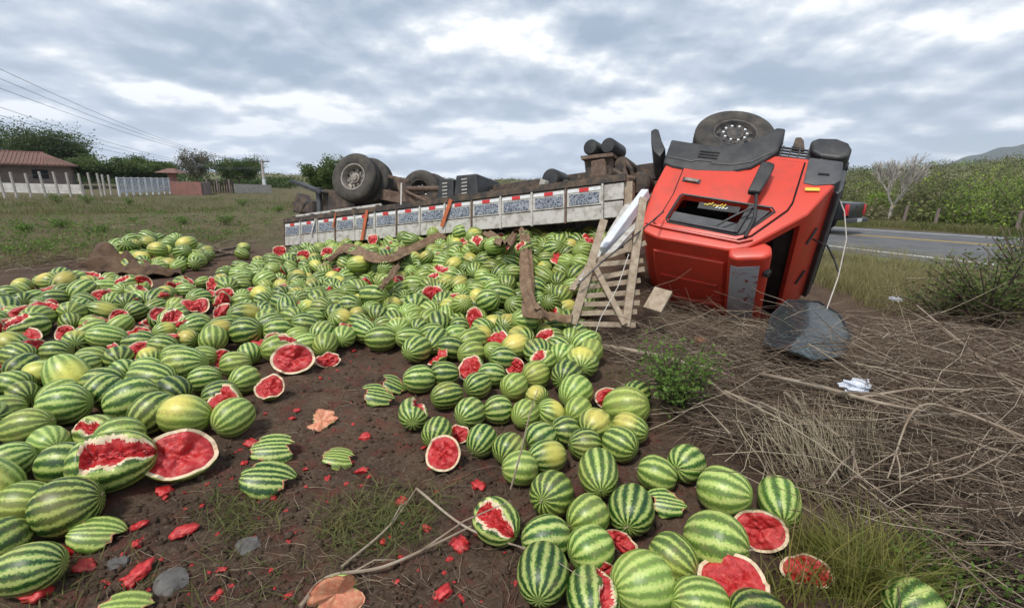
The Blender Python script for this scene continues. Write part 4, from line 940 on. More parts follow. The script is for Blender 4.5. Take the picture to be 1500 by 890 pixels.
    for (xa, ya, xb, yb, r) in ((900, 250, 926, 275, .05), (914, 248, 922, 290, .04), (896, 262, 930, 262, .045), (918, 238, 928, 262, .03), (845, 268, 850, 258, .03)): mb = MB(); mb.tube([pp(xa, ya, -.3), pp((xa+xb)/2+2, (ya+yb)/2-2, -.25), pp(xb, yb, -.3)], r, 7); P('pipe', M_CHAS, mb, sm=True)
    mb = MB(); c = bedpx(935, 268, -.35); mb.lathe([(-.3, .001), (-.3, .15), (-.03, .17), (0, .14), (.01, .001)], (c.x, -.35, c.z), ax, 18); P('fuel_filter', M_CHAS, mb, sm=True)
    # wooden cargo body remains hanging down in front of the bed
build_bed()
def wp(x, y, d): return Vector(pd(x, y, d))
def build_timber():
    # white headboard timber leaning from bed to ground
    mb = MB(); mb.beam(wp(946, 283, 6.35), wp(884, 368, 5.55), .10, .13); o = mb.build('headboard_timber', M_WPAINT, None, bevel=.012); tag(o, 'thick white painted timber leaning against the red cab', 'timber')
    for k, (a, b, c, d, m, lb) in enumerate(((920, 300, 852, 412, M_WHITEW, 'narrow whitish board lying along the melons beside the thick white timber'), (905, 330, 838, 425, M_WOOD, 'grey slat under the white timber beside the melons'), (938, 322, 890, 375, M_WHITEW, 'short white board behind the thick white timber'))):
        mb = MB(); mb.beam(wp(a, b, 6.15), wp(c, d, 5.3), .08, .03); o = mb.build('loose_board', m, None, bevel=.004); tag(o, lb, 'board')
    # broken slatted rack
    base = wp(875, 472, 5.0); O = Vector((base.x, base.y, 0)); root = empty('slatted_rack', O, 'broken grey wooden slatted rack propped between the melons and the red cab', 'rack')
    def pl(x, y): # plane of the rack leans back
        d = 4.75+(475-y)/475*2.2; return wp(x, y, d)
    for (x0, y0, x1, y1) in ((884, 322, 838, 474), (941, 290, 915, 477)):
        mb = MB(); mb.beam(pl(x0, y0)-Vector((0, .03, 0)), pl(x1, y1)-Vector((0, .03, 0)), .085, .045, (0, -1, .3)); mb.build('upright', M_WOOD, root, org=O, bevel=.006)
    mb = MB(); mb.beam(pl(864, 378)-Vector((0, .075, 0)), pl(913, 472)-Vector((0, .075, 0)), .06, .03, (0, -1, .3)); mb.build('diagonal_brace', M_WOOD, root, org=O, bevel=.005)
    for (x0, y0, x1, y1) in ((871, 382, 946, 354), (872, 388, 942, 382), (860, 410, 944, 392), (854, 421, 938, 412), (848, 434, 937, 428), (845, 446, 937, 443), (842, 459, 933, 457), (838, 474, 931, 475)):
        mb = MB(); j = random.uniform(-2, 2); mb.beam(pl(x0, y0), pl(x1, y1+j), .055, .025, (0, -1, .3)); mb.build('slat', M_WOOD, root, org=O, bevel=.004)
    mb = MB(); mb.beam(wp(955, 455, 4.9), wp(972, 425, 5.1), .05, .20, (1, 0, .3)); mb.build('broken_end_board', M_WOOD, root, org=O, bevel=.006)
    # black strap pulled across the rack to the cab door
    mb = MB(); mb.tube([wp(972, 310, 5.9), wp(930, 345, 5.2), wp(880, 385, 4.95), wp(845, 418, 4.85)], .010, 6); o = mb.build('black_strap', M_BLACK, None); tag(o, 'black strap stretched across the wooden rack to the cab', 'strap')
    mb = MB(); mb.tube([wp(921, 372, 4.95), wp(905, 420, 4.75), wp(880, 465, 4.6), wp(868, 500, 4.5)], .0045, 5); o = mb.build('thin_cord', M_ROPE, None); tag(o, 'thin pale cord hanging down over the wooden rack', 'cord')
    # rope from the bumper
    mb = MB(); R = [(1203, 233, 6.0), (1222, 272, 5.85), (1237, 310, 5.7), (1240, 350, 5.6), (1228, 405, 5.5), (1212, 450, 5.3), (1204, 478, 5.0)]
    mb.tube([wp(*p) for p in R[:1]+[tuple((np.array(R[0])*.5+np.array(R[1])*.5))]+R[1:]], .0065, 6); o = mb.build('white_rope', M_ROPE, None); tag(o, 'white rope dangling from the front bumper to the ground', 'rope')
    mb = MB(); mb.tube([wp(1190, 350, 6), wp(1212, 360, 5.8), wp(1222, 380, 5.8), wp(1228, 398, 5.7)], .012, 5); o = mb.build('torn_hose', M_BLACK, None); tag(o, 'torn black hose sticking out beside the windscreen opening', 'hose')
    # shattered windscreen on the ground
    m = bpy.data.materials.new('cracked_glass'); m.use_nodes = True; N = m.node_tree.nodes; L = m.node_tree.links; p = N['Principled BSDF']; p.inputs['Roughness'].default_value = .3
    tc = N.new('ShaderNodeTexCoord'); v = N.new('ShaderNodeTexVoronoi'); v.feature = 'DISTANCE_TO_EDGE'; v.inputs['Scale'].default_value = 14; L.new(tc.outputs['Object'], v.inputs['Vector'])
    nz = N.new('ShaderNodeTexNoise'); nz.inputs['Scale'].default_value = 2.2; L.new(tc.outputs['Object'], nz.inputs['Vector'])
    r = N.new('ShaderNodeValToRGB'); L.new(v.outputs['Distance'], r.inputs[0]); r.color_ramp.elements[0].color = (.16, .20, .20, 1); r.color_ramp.elements[1].position = .05; r.color_ramp.elements[1].color = (.022, .032, .034, 1)
    L.new(r.outputs[0], p.inputs['Base Color']); p.inputs['Alpha'].default_value = .72
    out = [(1120, 500), (1130, 462), (1152, 446), (1198, 441), (1230, 454), (1247, 487), (1236, 514), (1196, 526), (1155, 520)]
    pts = []
    for x, y in out:
        q = px(x, y, .34); q[2] = .34+.05*math.sin(x*.05); pts.append(q)
    c = np.mean(pts, 0); c[2] += .05; V = [c]+[c+(p-c)*.55+np.array([0, 0, .05]) for p in pts]+pts; n = len(pts)
    Fs = [(0, 1+i, 1+(i+1) % n) for i in range(n)]+[(1+i, 1+n+i, 1+n+(i+1) % n, 1+(i+1) % n) for i in range(n)]
    V2 = V+[v_-np.array([0, 0, .012]) for v_ in V]; k = len(V); Fs2 = Fs+[tuple(k+i for i in reversed(f)) for f in Fs]+[(1+n+i, 1+n+(i+1) % n, k+1+n+(i+1) % n, k+1+n+i) for i in range(n)]
    O = Vector((c[0], c[1], 0)); root = empty('broken_windscreen', O, 'shattered windscreen glass lying on the dry brush before the cab', 'windscreen')
    mb = MB(); mb.add(V2, Fs2); mb.build('glass_sheet', m, root, org=O, smooth=True)
    mb = MB(); mb.tube([Vector(q)+Vector((0, 0, .005)) for q in pts[:7]], .014, 6); mb.build('rubber_seal', M_BLACK, root, org=O)
    # litter
    def crumple(name, x, y, z, s, label, m, seed):
        bm = bmesh.new(); bmesh.ops.create_icosphere(bm, subdivisions=3, radius=1); rs = random.Random(seed)
        ph = [rs.uniform(0, 6) for _ in range(6)]
        for v in bm.verts:
            c = v.co.copy(); k = 1+.28*math.sin(c.x*5+ph[0])*math.sin(c.y*6+ph[1])+.2*math.sin(c.z*9+ph[2]+c.x*4)+rs.uniform(-.1, .1); v.co = Vector((c.x*k*s, c.y*k*s*.7, c.z*k*s*.38))
        me = bpy.data.meshes.new(name); bm.to_mesh(me); bm.free(); me.materials.append(m); o = link(name, me, None, px(x, y, z)); o.rotation_euler.z = rs.uniform(0, 6); tag(o, label, 'litter')
    crumple('plastic_bag', 1254, 565, .40, .10, 'crumpled pale blue plastic bag caught in the dry twigs', M_LITTER, 1)
    crumple('white_scrap', 1312, 438, .15, .07, 'small white plastic scrap in the grass by the road', M_LITTER, 2)
    crumple('orange_scrap', 1026, 497, .12, .07, 'torn orange rind scrap under the crushed cab roof', M_OLD, 3)
build_timber()
# ------------------------------------------------------------------ watermelons
BR, BL = .132, .168           # a melon's half thickness and half length
def setattrs(me, loc, rnd=None, bel=None):
    a = me.attributes.new('mloc', 'FLOAT_VECTOR', 'POINT'); a.data.foreach_set('vector', np.asarray(loc, np.float32).ravel())
    if rnd is not None:
        b = me.attributes.new('mrnd', 'FLOAT', 'POINT'); b.data.foreach_set('value', np.asarray(rnd, np.float32))
    if bel is not None:
        b = me.attributes.new('mbel', 'FLOAT', 'POINT'); b.data.foreach_set('value', np.asarray(bel, np.float32))
def melon_geo(seed, nu=15, nv=24, el=1.0):
    """body of revolution about x, a little lumpy, blunt ends with a shallow dimple"""
    rs = np.random.default_rng(seed); u = np.linspace(-1, 1, nu+1); u = np.sin(u*math.pi/2)
    th = np.arange(nv)*2*math.pi/nv; U, T = np.meshgrid(u, th, indexing='ij')
    rad = np.sqrt(np.maximum(0, 1-np.abs(U)**2.25)); rad *= 1+.018*np.sin(11*T)*(1-U**2)
    rad *= 1+.03*np.sin(2*T+rs.uniform(0, 6))+.025*np.sin(T+3*U+rs.uniform(0, 6)); rad *= 1+rs.uniform(-.08, .08)*U
    X = U*BL*el*(1-.04*np.exp(-((1-np.abs(U))/.02)**2)); V = np.stack([X, rad*BR*np.sin(T), rad*BR*np.cos(T)], -1)
    return V
def grid_faces(nu, nv, wrap=True):
    i = np.arange((nu+1)*nv).reshape(nu+1, nv); j = np.roll(i, -1, 1)
    return np.stack([i[:-1], j[:-1], j[1:], i[1:]], -1).reshape(-1, 4)
WHOLE = []
for s in range(5):
    V = melon_geo(s, el=(1.0, .92, 1.12, 1.04, .86)[s]); f = grid_faces(15, 24); V = V.reshape(-1, 3); me = np_mesh('melon_%d' % s, V, f, M_RIND, True); setattrs(me, V); WHOLE.append((me, V, f))
def stem_mesh():
    mb = MB(); mb.tube([(BL*.985, 0, 0), (BL*1.05, .004, .003), (BL*1.12, .016, .01)], [.005, .004, .003], 5); return mb
def cut_melon(seed, axis_len, c, ragged, sunk, pith, thick=.12):
    """what is left of a melon above a ragged cut: outer rind (with pith edge) and flesh.  cut normal = +z, rind below"""
    rs = np.random.default_rng(seed); nv = 36; th = np.arange(nv)*2*math.pi/nv
    cutz = c+ragged*(.9*np.sin(2*th+rs.uniform(0, 6))+.6*np.sin(3*th+rs.uniform(0, 6))+.35*np.sin(7*th+rs.uniform(0, 6))+.3*rs.normal(size=nv)*.7)
    cutz = np.clip(cutz, -.85, .8); nu = 9
    ax = np.array([BR*axis_len[0], BR*axis_len[1], BR*axis_len[2]])
    rows = []
    for k in range(nu+1):                                  # bottom pole up to the cut
        ph = -math.pi/2+(np.arcsin(cutz)+math.pi/2)*k/nu; rows.append(np.stack([np.cos(ph)*np.cos(th), np.cos(ph)*np.sin(th), np.sin(ph)], -1))
    outer = np.array(rows)*ax
    edge = rows[-1]; pi = edge*np.array([1-thick, 1-thick, 1])*ax+np.array([0, 0, -.004])
    V = np.concatenate([outer.reshape(-1, 3), pi]); f = grid_faces(nu, nv); i = np.arange(nv)+nu*nv; j = np.roll(i, -1)
    rim = np.stack([i, j, j+nv, i+nv], -1); F_ = np.concatenate([f, rim]); mi = np.r_[np.zeros(len(f)), np.ones(len(rim))]
    me = np_mesh('rind', V, F_, [M_RIND, pith], False, mi)
    ml = V.copy(); ml = ml[:, [0, 2, 1]]*np.array([1, 1, -1]); setattrs(me, ml)
    me.polygons.foreach_set('use_smooth', (mi == 0))
    fl = []
    nr = 11; ph = rs.uniform(0, 6, 4)
    for k in range(nr+1):
        t = 1-k/nr; r = edge*np.array([t*(1-thick), t*(1-thick), 1]); z = edge[:, 2]*t**.6+(cutz.mean()-sunk*(1-t**2))*(1-t**.6)
        z = z+(.11*np.sin(r[:, 0]*7+ph[0]+2*np.sin(r[:, 1]*4))*np.sin(r[:, 1]*8+ph[1])+.06*np.sin(r[:, 0]*17+ph[2])*np.sin(r[:, 1]*15+ph[3]))*min(1, (1-t)*4)*(.15 if pith is M_OLD else 1)+rs.normal(size=nv)*.03*(t > .15)*(t < .97)*(.3 if pith is M_OLD else 1); fl.append(np.stack([r[:, 0], r[:, 1], z], -1)*ax-np.array([0, 0, .006 if k == 0 else 0]))
    VF = np.array(fl).reshape(-1, 3); FF = grid_faces(nr, nv)[:, ::-1]
    return me, np_mesh('flesh', VF, FF, M_RED if pith is M_PALE else M_OLD, True)
def notched(seed, wide, deep, lo, hi):
    """whole melon split open: a ragged wedge is gone"""
    rs = np.random.default_rng(seed); nu, nv = 48, 96; V = melon_geo(seed+40, nu, nv); U = np.linspace(-1, 1, nu+1); U = np.sin(U*math.pi/2)[:, None]; T = (np.arange(nv)*2*math.pi/nv)[None]
    d = np.abs((T+math.pi) % (2*math.pi)-math.pi); j = .10*np.sin(9*U+rs.uniform(0, 6))+.07*np.sin(4*U+rs.uniform(0, 6))+.04*np.sin(23*U+rs.uniform(0, 6))*np.sin(5*T)
    k = sstep(wide, wide*.25, d+j)*sstep(lo-.08, lo+.12, U+j*.5)*(1-sstep(hi-.12, hi+.08, U+j*.5))
    V2 = V.copy(); V2[..., 1:] *= (1-deep*k)[..., None]; V2 += rs.normal(size=V2.shape)*(.0045*k)[..., None]; V2[..., 1:] *= (1+.16*k*np.sin(21*U+3*T)*np.sin(13*T+2))[..., None]
    f = grid_faces(nu, nv); kk = k.reshape(-1)[f].mean(1); V2 = V2.reshape(-1, 3); m1 = f[kk < .12]; m2 = f[(kk >= .12) & (kk < .34)]; m3 = f[kk >= .34]
    F_ = np.concatenate([m1, m2]); me = np_mesh('rind', V2, F_, [M_RIND, M_PALE], True, np.r_[np.zeros(len(m1)), np.ones(len(m2))]); setattrs(me, V.reshape(-1, 3))
    return me, np_mesh('flesh', V2, m3, M_RED, True)
CUTS = {'half': [cut_melon(10+s, (1.0, 1.0, 1.15), (-.05, .08, .0, -.12)[s], .16, .12, M_PALE) for s in range(4)],
        'long': [cut_melon(20+s, (1.30, 1.0, 1.0), (-.08, .06, -.2, .0)[s], .17, .15, M_PALE) for s in range(4)],
        'piece': [cut_melon(30+s, (1.2, .85, 1.0), (-.45, -.5, -.35, -.4)[s], .22, .05, M_PALE) for s in range(4)],
        'shell': [cut_melon(50+s, (1.35, 1.0, .50), (-.38, -.5, -.3)[s], .32, .40, M_OLD, .06) for s in range(3)]}
NOTCH = [notched(1, .8, .62, -.55, 1.2), notched(2, .5, .45, -.8, .8), notched(3, .9, .5, .0, 1.3)]
def chunk_mesh(seed):
    bm = bmesh.new(); bmesh.ops.create_icosphere(bm, subdivisions=3, radius=1); rs = random.Random(seed); ph = [rs.uniform(0, 6) for _ in range(4)]
    for v in bm.verts:
        c = v.co.copy(); k = 1+.25*math.sin(c.x*3+ph[0])*math.sin(c.y*4+ph[3])+.18*math.sin(c.y*6+ph[1]+c.z*3)+.1*math.sin(c.x*11+ph[2])+rs.uniform(-.10, .10); v.co = Vector((c.x*k*.046, c.y*k*.036, c.z*k*.019))
    me = bpy.data.meshes.new('flesh_chunk'); bm.to_mesh(me); bm.free(); me.materials.append(M_RED); me.polygons.foreach_set('use_smooth', np.ones(len(me.polygons), bool)); return me
CHUNKS = [chunk_mesh(s) for s in range(5)]

# where they lie in the photograph: x, y, width, height of the melon in pixels, direction of its long axis, kind, zone
EX = []
def ex(*rows):
    for r in rows: EX.append(r)
# left arm, near
ex((37,827,98,100,15,'w'),(90,745,112,86,20,'w'),(33,727,80,72,10,'w'),(97,675,95,62,15,'w'),(16,668,75,66,40,'w'),(38,622,95,52,12,'w'),(72,643,58,42,-30,'w'),
   (133,630,78,52,-15,'n'),(165,682,116,84,25,'N'),(200,590,84,66,40,'w'),(263,608,84,60,10,'w'),(342,608,62,56,60,'w'),(100,593,82,62,20,'w'),(147,560,75,48,12,'w'),
   (20,560,66,44,0,'w'),(323,577,60,46,35,'w'),(358,553,46,42,70,'w'),(300,553,54,42,20,'w'),(250,570,60,44,-20,'w'),(60,545,62,42,30,'w'),(215,540,56,40,15,'w'),(20,520,60,40,-10,'w'),
   (5,595,60,50,40,'w'),(75,515,52,38,10,'w'),(135,522,58,36,10,'w'),(265,520,52,38,45,'w'),(180,540,52,38,-30,'w'),(10,780,50,60,80,'w'),(300,520,46,36,10,'w'),(240,505,50,36,20,'w'),(345,530,50,38,25,'w'))
# right arm
ex((877,690,60,86,85,'w'),(809,719,66,72,60,'w'),(925,741,68,82,70,'w'),(862,756,56,56,30,'w'),(800,780,74,60,10,'w'),(870,800,64,56,25,'w'),(824,842,76,98,80,'w'),(932,850,92,92,20,'w'),
   (878,858,60,92,85,'n'),(982,818,64,72,-45,'w'),(963,687,52,50,-20,'w'),(923,621,56,46,-35,'w'),(765,677,56,50,10,'w'),(798,664,60,46,20,'w'),(745,650,42,40,60,'w'),(707,640,46,50,60,'w'),
   (648,626,40,50,80,'w'),(857,645,48,42,10,'w'),(793,634,44,40,30,'w'),(828,626,44,42,20,'w'),(872,618,50,48,50,'w'),(728,757,70,62,-50,'N'),
   (1007,672,56,56,40,'w'),(1061,717,80,70,-40,'w'),(1143,728,66,84,70,'w'),(1044,800,100,86,-35,'w'),(1014,872,92,66,0,'w'),(1104,888,84,40,0,'w'),(930,578,46,46,50,'w'),
   (615,553,44,46,20,'w'),(655,575,50,40,30,'w'),(690,600,48,44,60,'w'),(650,545,44,38,10,'w'),(700,560,44,40,40,'w'),(735,595,42,38,10,'w'),(770,600,42,40,60,'w'),(805,600,42,36,10,'w'),(840,596,42,40,50,'w'),
   (720,545,44,36,0,'w'),(760,560,42,40,50,'w'),(665,508,42,36,10,'w'),(700,515,42,38,40,'w'),(740,520,42,36,20,'w'),(605,600,44,60,100,'N'),(1340,880,64,44,20,'w'))
# cut ones: kind h = half, l = long half, p = piece, s = hollow shell; last number tips the cut face towards the camera
CT = [(266,682,100,70,20,'l',38),(395,573,48,36,0,'h',35),(430,535,62,36,15,'l',60),(315,527,34,30,0,'h',70),(480,527,36,26,20,'p',50),(648,672,62,44,-20,'h',45),(1112,782,76,78,-50,'l',62),(1182,838,60,60,-30,'p',60),
      (1066,850,100,56,-25,'l',25),(175,468,30,28,30,'h',70),(14,484,40,30,10,'l',70),(10,530,42,30,10,'l',70),(95,490,30,26,0,'h',60),(635,412,34,40,30,'h',65),(748,535,26,24,0,'h',65),(892,585,44,30,0,'l',60),
      (660,636,44,30,0,'p',40),(392,700,70,36,15,'s',-150),(495,663,44,30,15,'s',-160),(470,612,40,26,-10,'s',40),(400,655,62,26,5,'s',-150),(495,878,24,30,80,'s',70),(140,775,64,36,20,'s',-150),
      (180,885,70,40,20,'s',-160),(905,800,30,40,60,'p',70),(976,729,44,36,0,'s',-150),(885,850,26,60,80,'p',75),(290,470,30,24,0,'p',50),(60,455,40,24,10,'p',55),
      (150,440,34,22,0,'l',60),(75,435,40,22,0,'p',60),(125,410,36,20,0,'p',55),(40,470,34,24,0,'p',55),(330,437,30,20,0,'h',60),(415,430,26,20,0,'h',60),(660,353,18,16,0,'h',70),(410,372,22,16,0,'h',60),(445,378,22,18,0,'h',65),(480,375,24,16,0,'h',60),
      (765,370,22,18,0,'h',70),(720,338,40,22,0,'s',50),(735,345,34,20,0,'s',60),(475,398,22,16,0,'h',60),(370,430,24,16,10,'l',60),(210,515,40,24,-5,'l',55),(250,502,34,20,-10,'l',55),(552,575,50,26,15,'s',-150),(575,560,40,22,30,'s',-150),(200,490,34,22,0,'p',60),(225,470,30,20,0,'p',50)]
bodies = []       # x,y,z,r, yaw, kind, scale, fixed tilt
def addbody(x, y, z, r, yaw, kind, sc, tip=0, ln=1.0, ex_=False): bodies.append([x, y, z, r, yaw, kind, sc, tip, ln, ex_])
for (x, y, w, h, a, k) in EX:
    p = px(x, y, .14)
    for _ in range(3): p = px(x, y, gz(p[0], p[1])+.125)
    uu_ = (x-750)/F; w = w/math.sqrt(1+.9*uu_*uu_); dep = proj(p)[2][0]; s = dep/F; big, sm = max(w, h)*s/2, min(w, h)*s/2
    sm = min(max(sm, .10), .155); big = min(max(big*.97, sm*1.05), sm*1.42)
    addbody(p[0], p[1], p[2], (sm*.7+big*.3), math.radians(a), {'w': 'whole', 'n': 'notch1', 'N': 'notch0'}[k], sm/BR, 0, big/sm/(BL/BR), True)
for (x, y, w, h, a, k, tip) in CT:
    p = px(x, y, .05)
    for _ in range(3): p = px(x, y, gz(p[0], p[1])+.07)
    dep = proj(p)[2][0]; sm = min(max(max(w, h)*dep/F/2*.86, .085), .175)
    addbody(p[0], p[1], p[2], sm*.62, math.radians(a), {'h': 'half', 'l': 'long', 'p': 'piece', 's': 'shell'}[k], sm/BR/(1.15 if k == 'l' else 1), tip, 1, True)
# the rest of the spill, by area
AREA = [(-60,450),(20,425),(60,402),(150,405),(240,420),(310,405),(360,385),(412,372),(560,345),(700,318),(800,300),(905,300),(880,340),(842,395),(825,470),(850,500),(858,560),(905,575),(955,620),(940,660),(900,660),(800,690),(730,690),(690,650),(640,650),(590,605),(580,560),(600,530),(590,505),(540,497),(470,505),(420,520),(370,535),(372,600),(330,640),(225,640),(150,700),(120,790),(80,895),(-60,895)]
HEAP = [(165,362),(200,350),(250,352),(292,376),(262,388),(215,385),(185,375)]
def d_bed(x, y):
    d = (BED_B-BED_A)[:2]; Lb = np.linalg.norm(d); d = d/Lb; rx, ry = x-BED_A[0], y-BED_A[1]; t = (rx*d[0]+ry*d[1])/Lb; n = np.array([d[1], -d[0]]); n = -n if n[1] > 0 else n
    return t, rx*n[0]+ry*n[1]
def fill(area, step, layer, prob, x0, x1, y0, y1):
    gx, gy = np.meshgrid(np.arange(x0, x1, step), np.arange(y0, y1, step*.87)); gx = gx+(np.arange(gx.shape[0]) % 2)[:, None]*step/2
    X = (gx+RNG.uniform(-.07, .07, gx.shape)).ravel(); Y = (gy+RNG.uniform(-.07, .07, gx.shape)).ravel(); Z = ground(X, Y)+.13+layer*.2
    u, v, dep = proj(np.stack([X, Y, Z-layer*.12], 1)); t, s = d_bed(X, Y)
    ok = inpoly(u, v, area) & (RNG.random(len(X)) < prob) & (s > -.9)
    E0 = np.array([b[:2] for b in bodies if b[9]])
    if layer == 0:
        dd = np.sqrt(((X[:, None]-E0[:, 0])**2+(Y[:, None]-E0[:, 1])**2)).min(1); ok &= (dd > .21)
    else:
        dd = np.sqrt(((X[:, None]-E0[:, 0])**2+(Y[:, None]-E0[:, 1])**2)).min(1); ok &= (dd > .35)
    for x, y, z, uu, vv in zip(X[ok], Y[ok], Z[ok], u[ok], v[ok]):
        q = random.random(); redzone = (130 < uu < 340 and 400 < vv < 470) or (uu < 260 and 455 < vv < 515)
        pb = .50 if redzone else .19
        r = random.gauss(.121, .014); r = min(max(r, .092), .15)
        if q < pb and layer < 2: k = random.choice(['half', 'long', 'piece', 'piece', 'piece', 'notch2']); addbody(x, y, z, r*(.95 if k == 'notch2' else .62), random.uniform(0, 6.28), k, r/BR, random.uniform(15, 85))
        else: addbody(x, y, z, r*1.07, random.uniform(0, 6.28), 'whole', r/BR, 0, random.uniform(.80, 1.02))
fill(AREA, .275, 0, .97, -9, 3.2, 1.2, 12)
MOUND = [(480,380),(520,360),(560,345),(700,318),(800,300),(905,300),(880,340),(842,395),(825,470),(780,480),(640,470),(560,460),(500,430)]
fill(MOUND, .275, 1, .72, -9, 3.2, 1.2, 12)
fill([(600,500),(850,480),(862,560),(900,590),(860,640),(760,640),(680,620),(610,570)], .28, 1, .5, -9, 3.2, 1.2, 12)
LEFT2 = [(0,500),(200,480),(330,480),(330,560),(200,575),(0,640)]
fill(LEFT2, .30, 1, .33, -9, 3.2, 1.2, 12)
fill(HEAP, .26, 0, 1, -10, -3, 7.5, 13); fill(HEAP, .26, 1, .8, -10, -3, 7.5, 13); fill([(175,358),(210,346),(250,350),(275,370),(195,370)], .27, 2, .6, -10, -3, 7.5, 13)
for x, y in ((355, 372), (357, 362)): p = px(x, y, .13); addbody(p[0], p[1], p[2], .12, 0, 'whole', .9)
def settle():
    B = np.array([b[:4] for b in bodies]); fx = np.array([b[9] for b in bodies]); n = len(B); P = B[:, :3].copy(); R = B[:, 3]; P0 = P.copy()
    W_ = np.where(fx, .25, 1.0)
    for it in range(110):
        P[:, 2] -= .012 if it < 85 else .004
        for sub in range(2):
            # neighbours on a coarse grid, pairs by x order
            o = np.argsort(P[:, 0]); Ps = P[o]; Rs = R[o]; D = np.zeros_like(P); C = np.zeros(n)
            for k in range(1, 70):
                dx = Ps[k:]-Ps[:-k]; m = np.abs(dx[:, 0]) < .34
                if not m.any(): break
                dist = np.linalg.norm(dx, axis=1)+1e-6; pen = (Rs[k:]+Rs[:-k])*.97-dist; hit = (pen > 0) & m
                if hit.any():
                    i = np.nonzero(hit)[0]; wi, wj = W_[o[i]], W_[o[i+k]]; v = dx[i]/dist[i][:, None]*(pen[i]/(wi+wj))[:, None]
                    np.add.at(D, o[i], -v*wi[:, None]*.8); np.add.at(D, o[i+k], v*wj[:, None]*.8); np.add.at(C, o[i], 1); np.add.at(C, o[i+k], 1)
            P += D/np.maximum(C, 1)[:, None]*1.25
            g = ground(P[:, 0], P[:, 1])+R*.94; P[:, 2] = np.maximum(P[:, 2], g)
        # friction: the heap keeps its outline
        P[:, :2] = P0[:, :2]+(P[:, :2]-P0[:, :2])*np.minimum(1, .32/(np.linalg.norm(P[:, :2]-P0[:, :2], axis=1)+1e-6))[:, None]
    for b, p in zip(bodies, P): b[0], b[1], b[2] = p
settle()
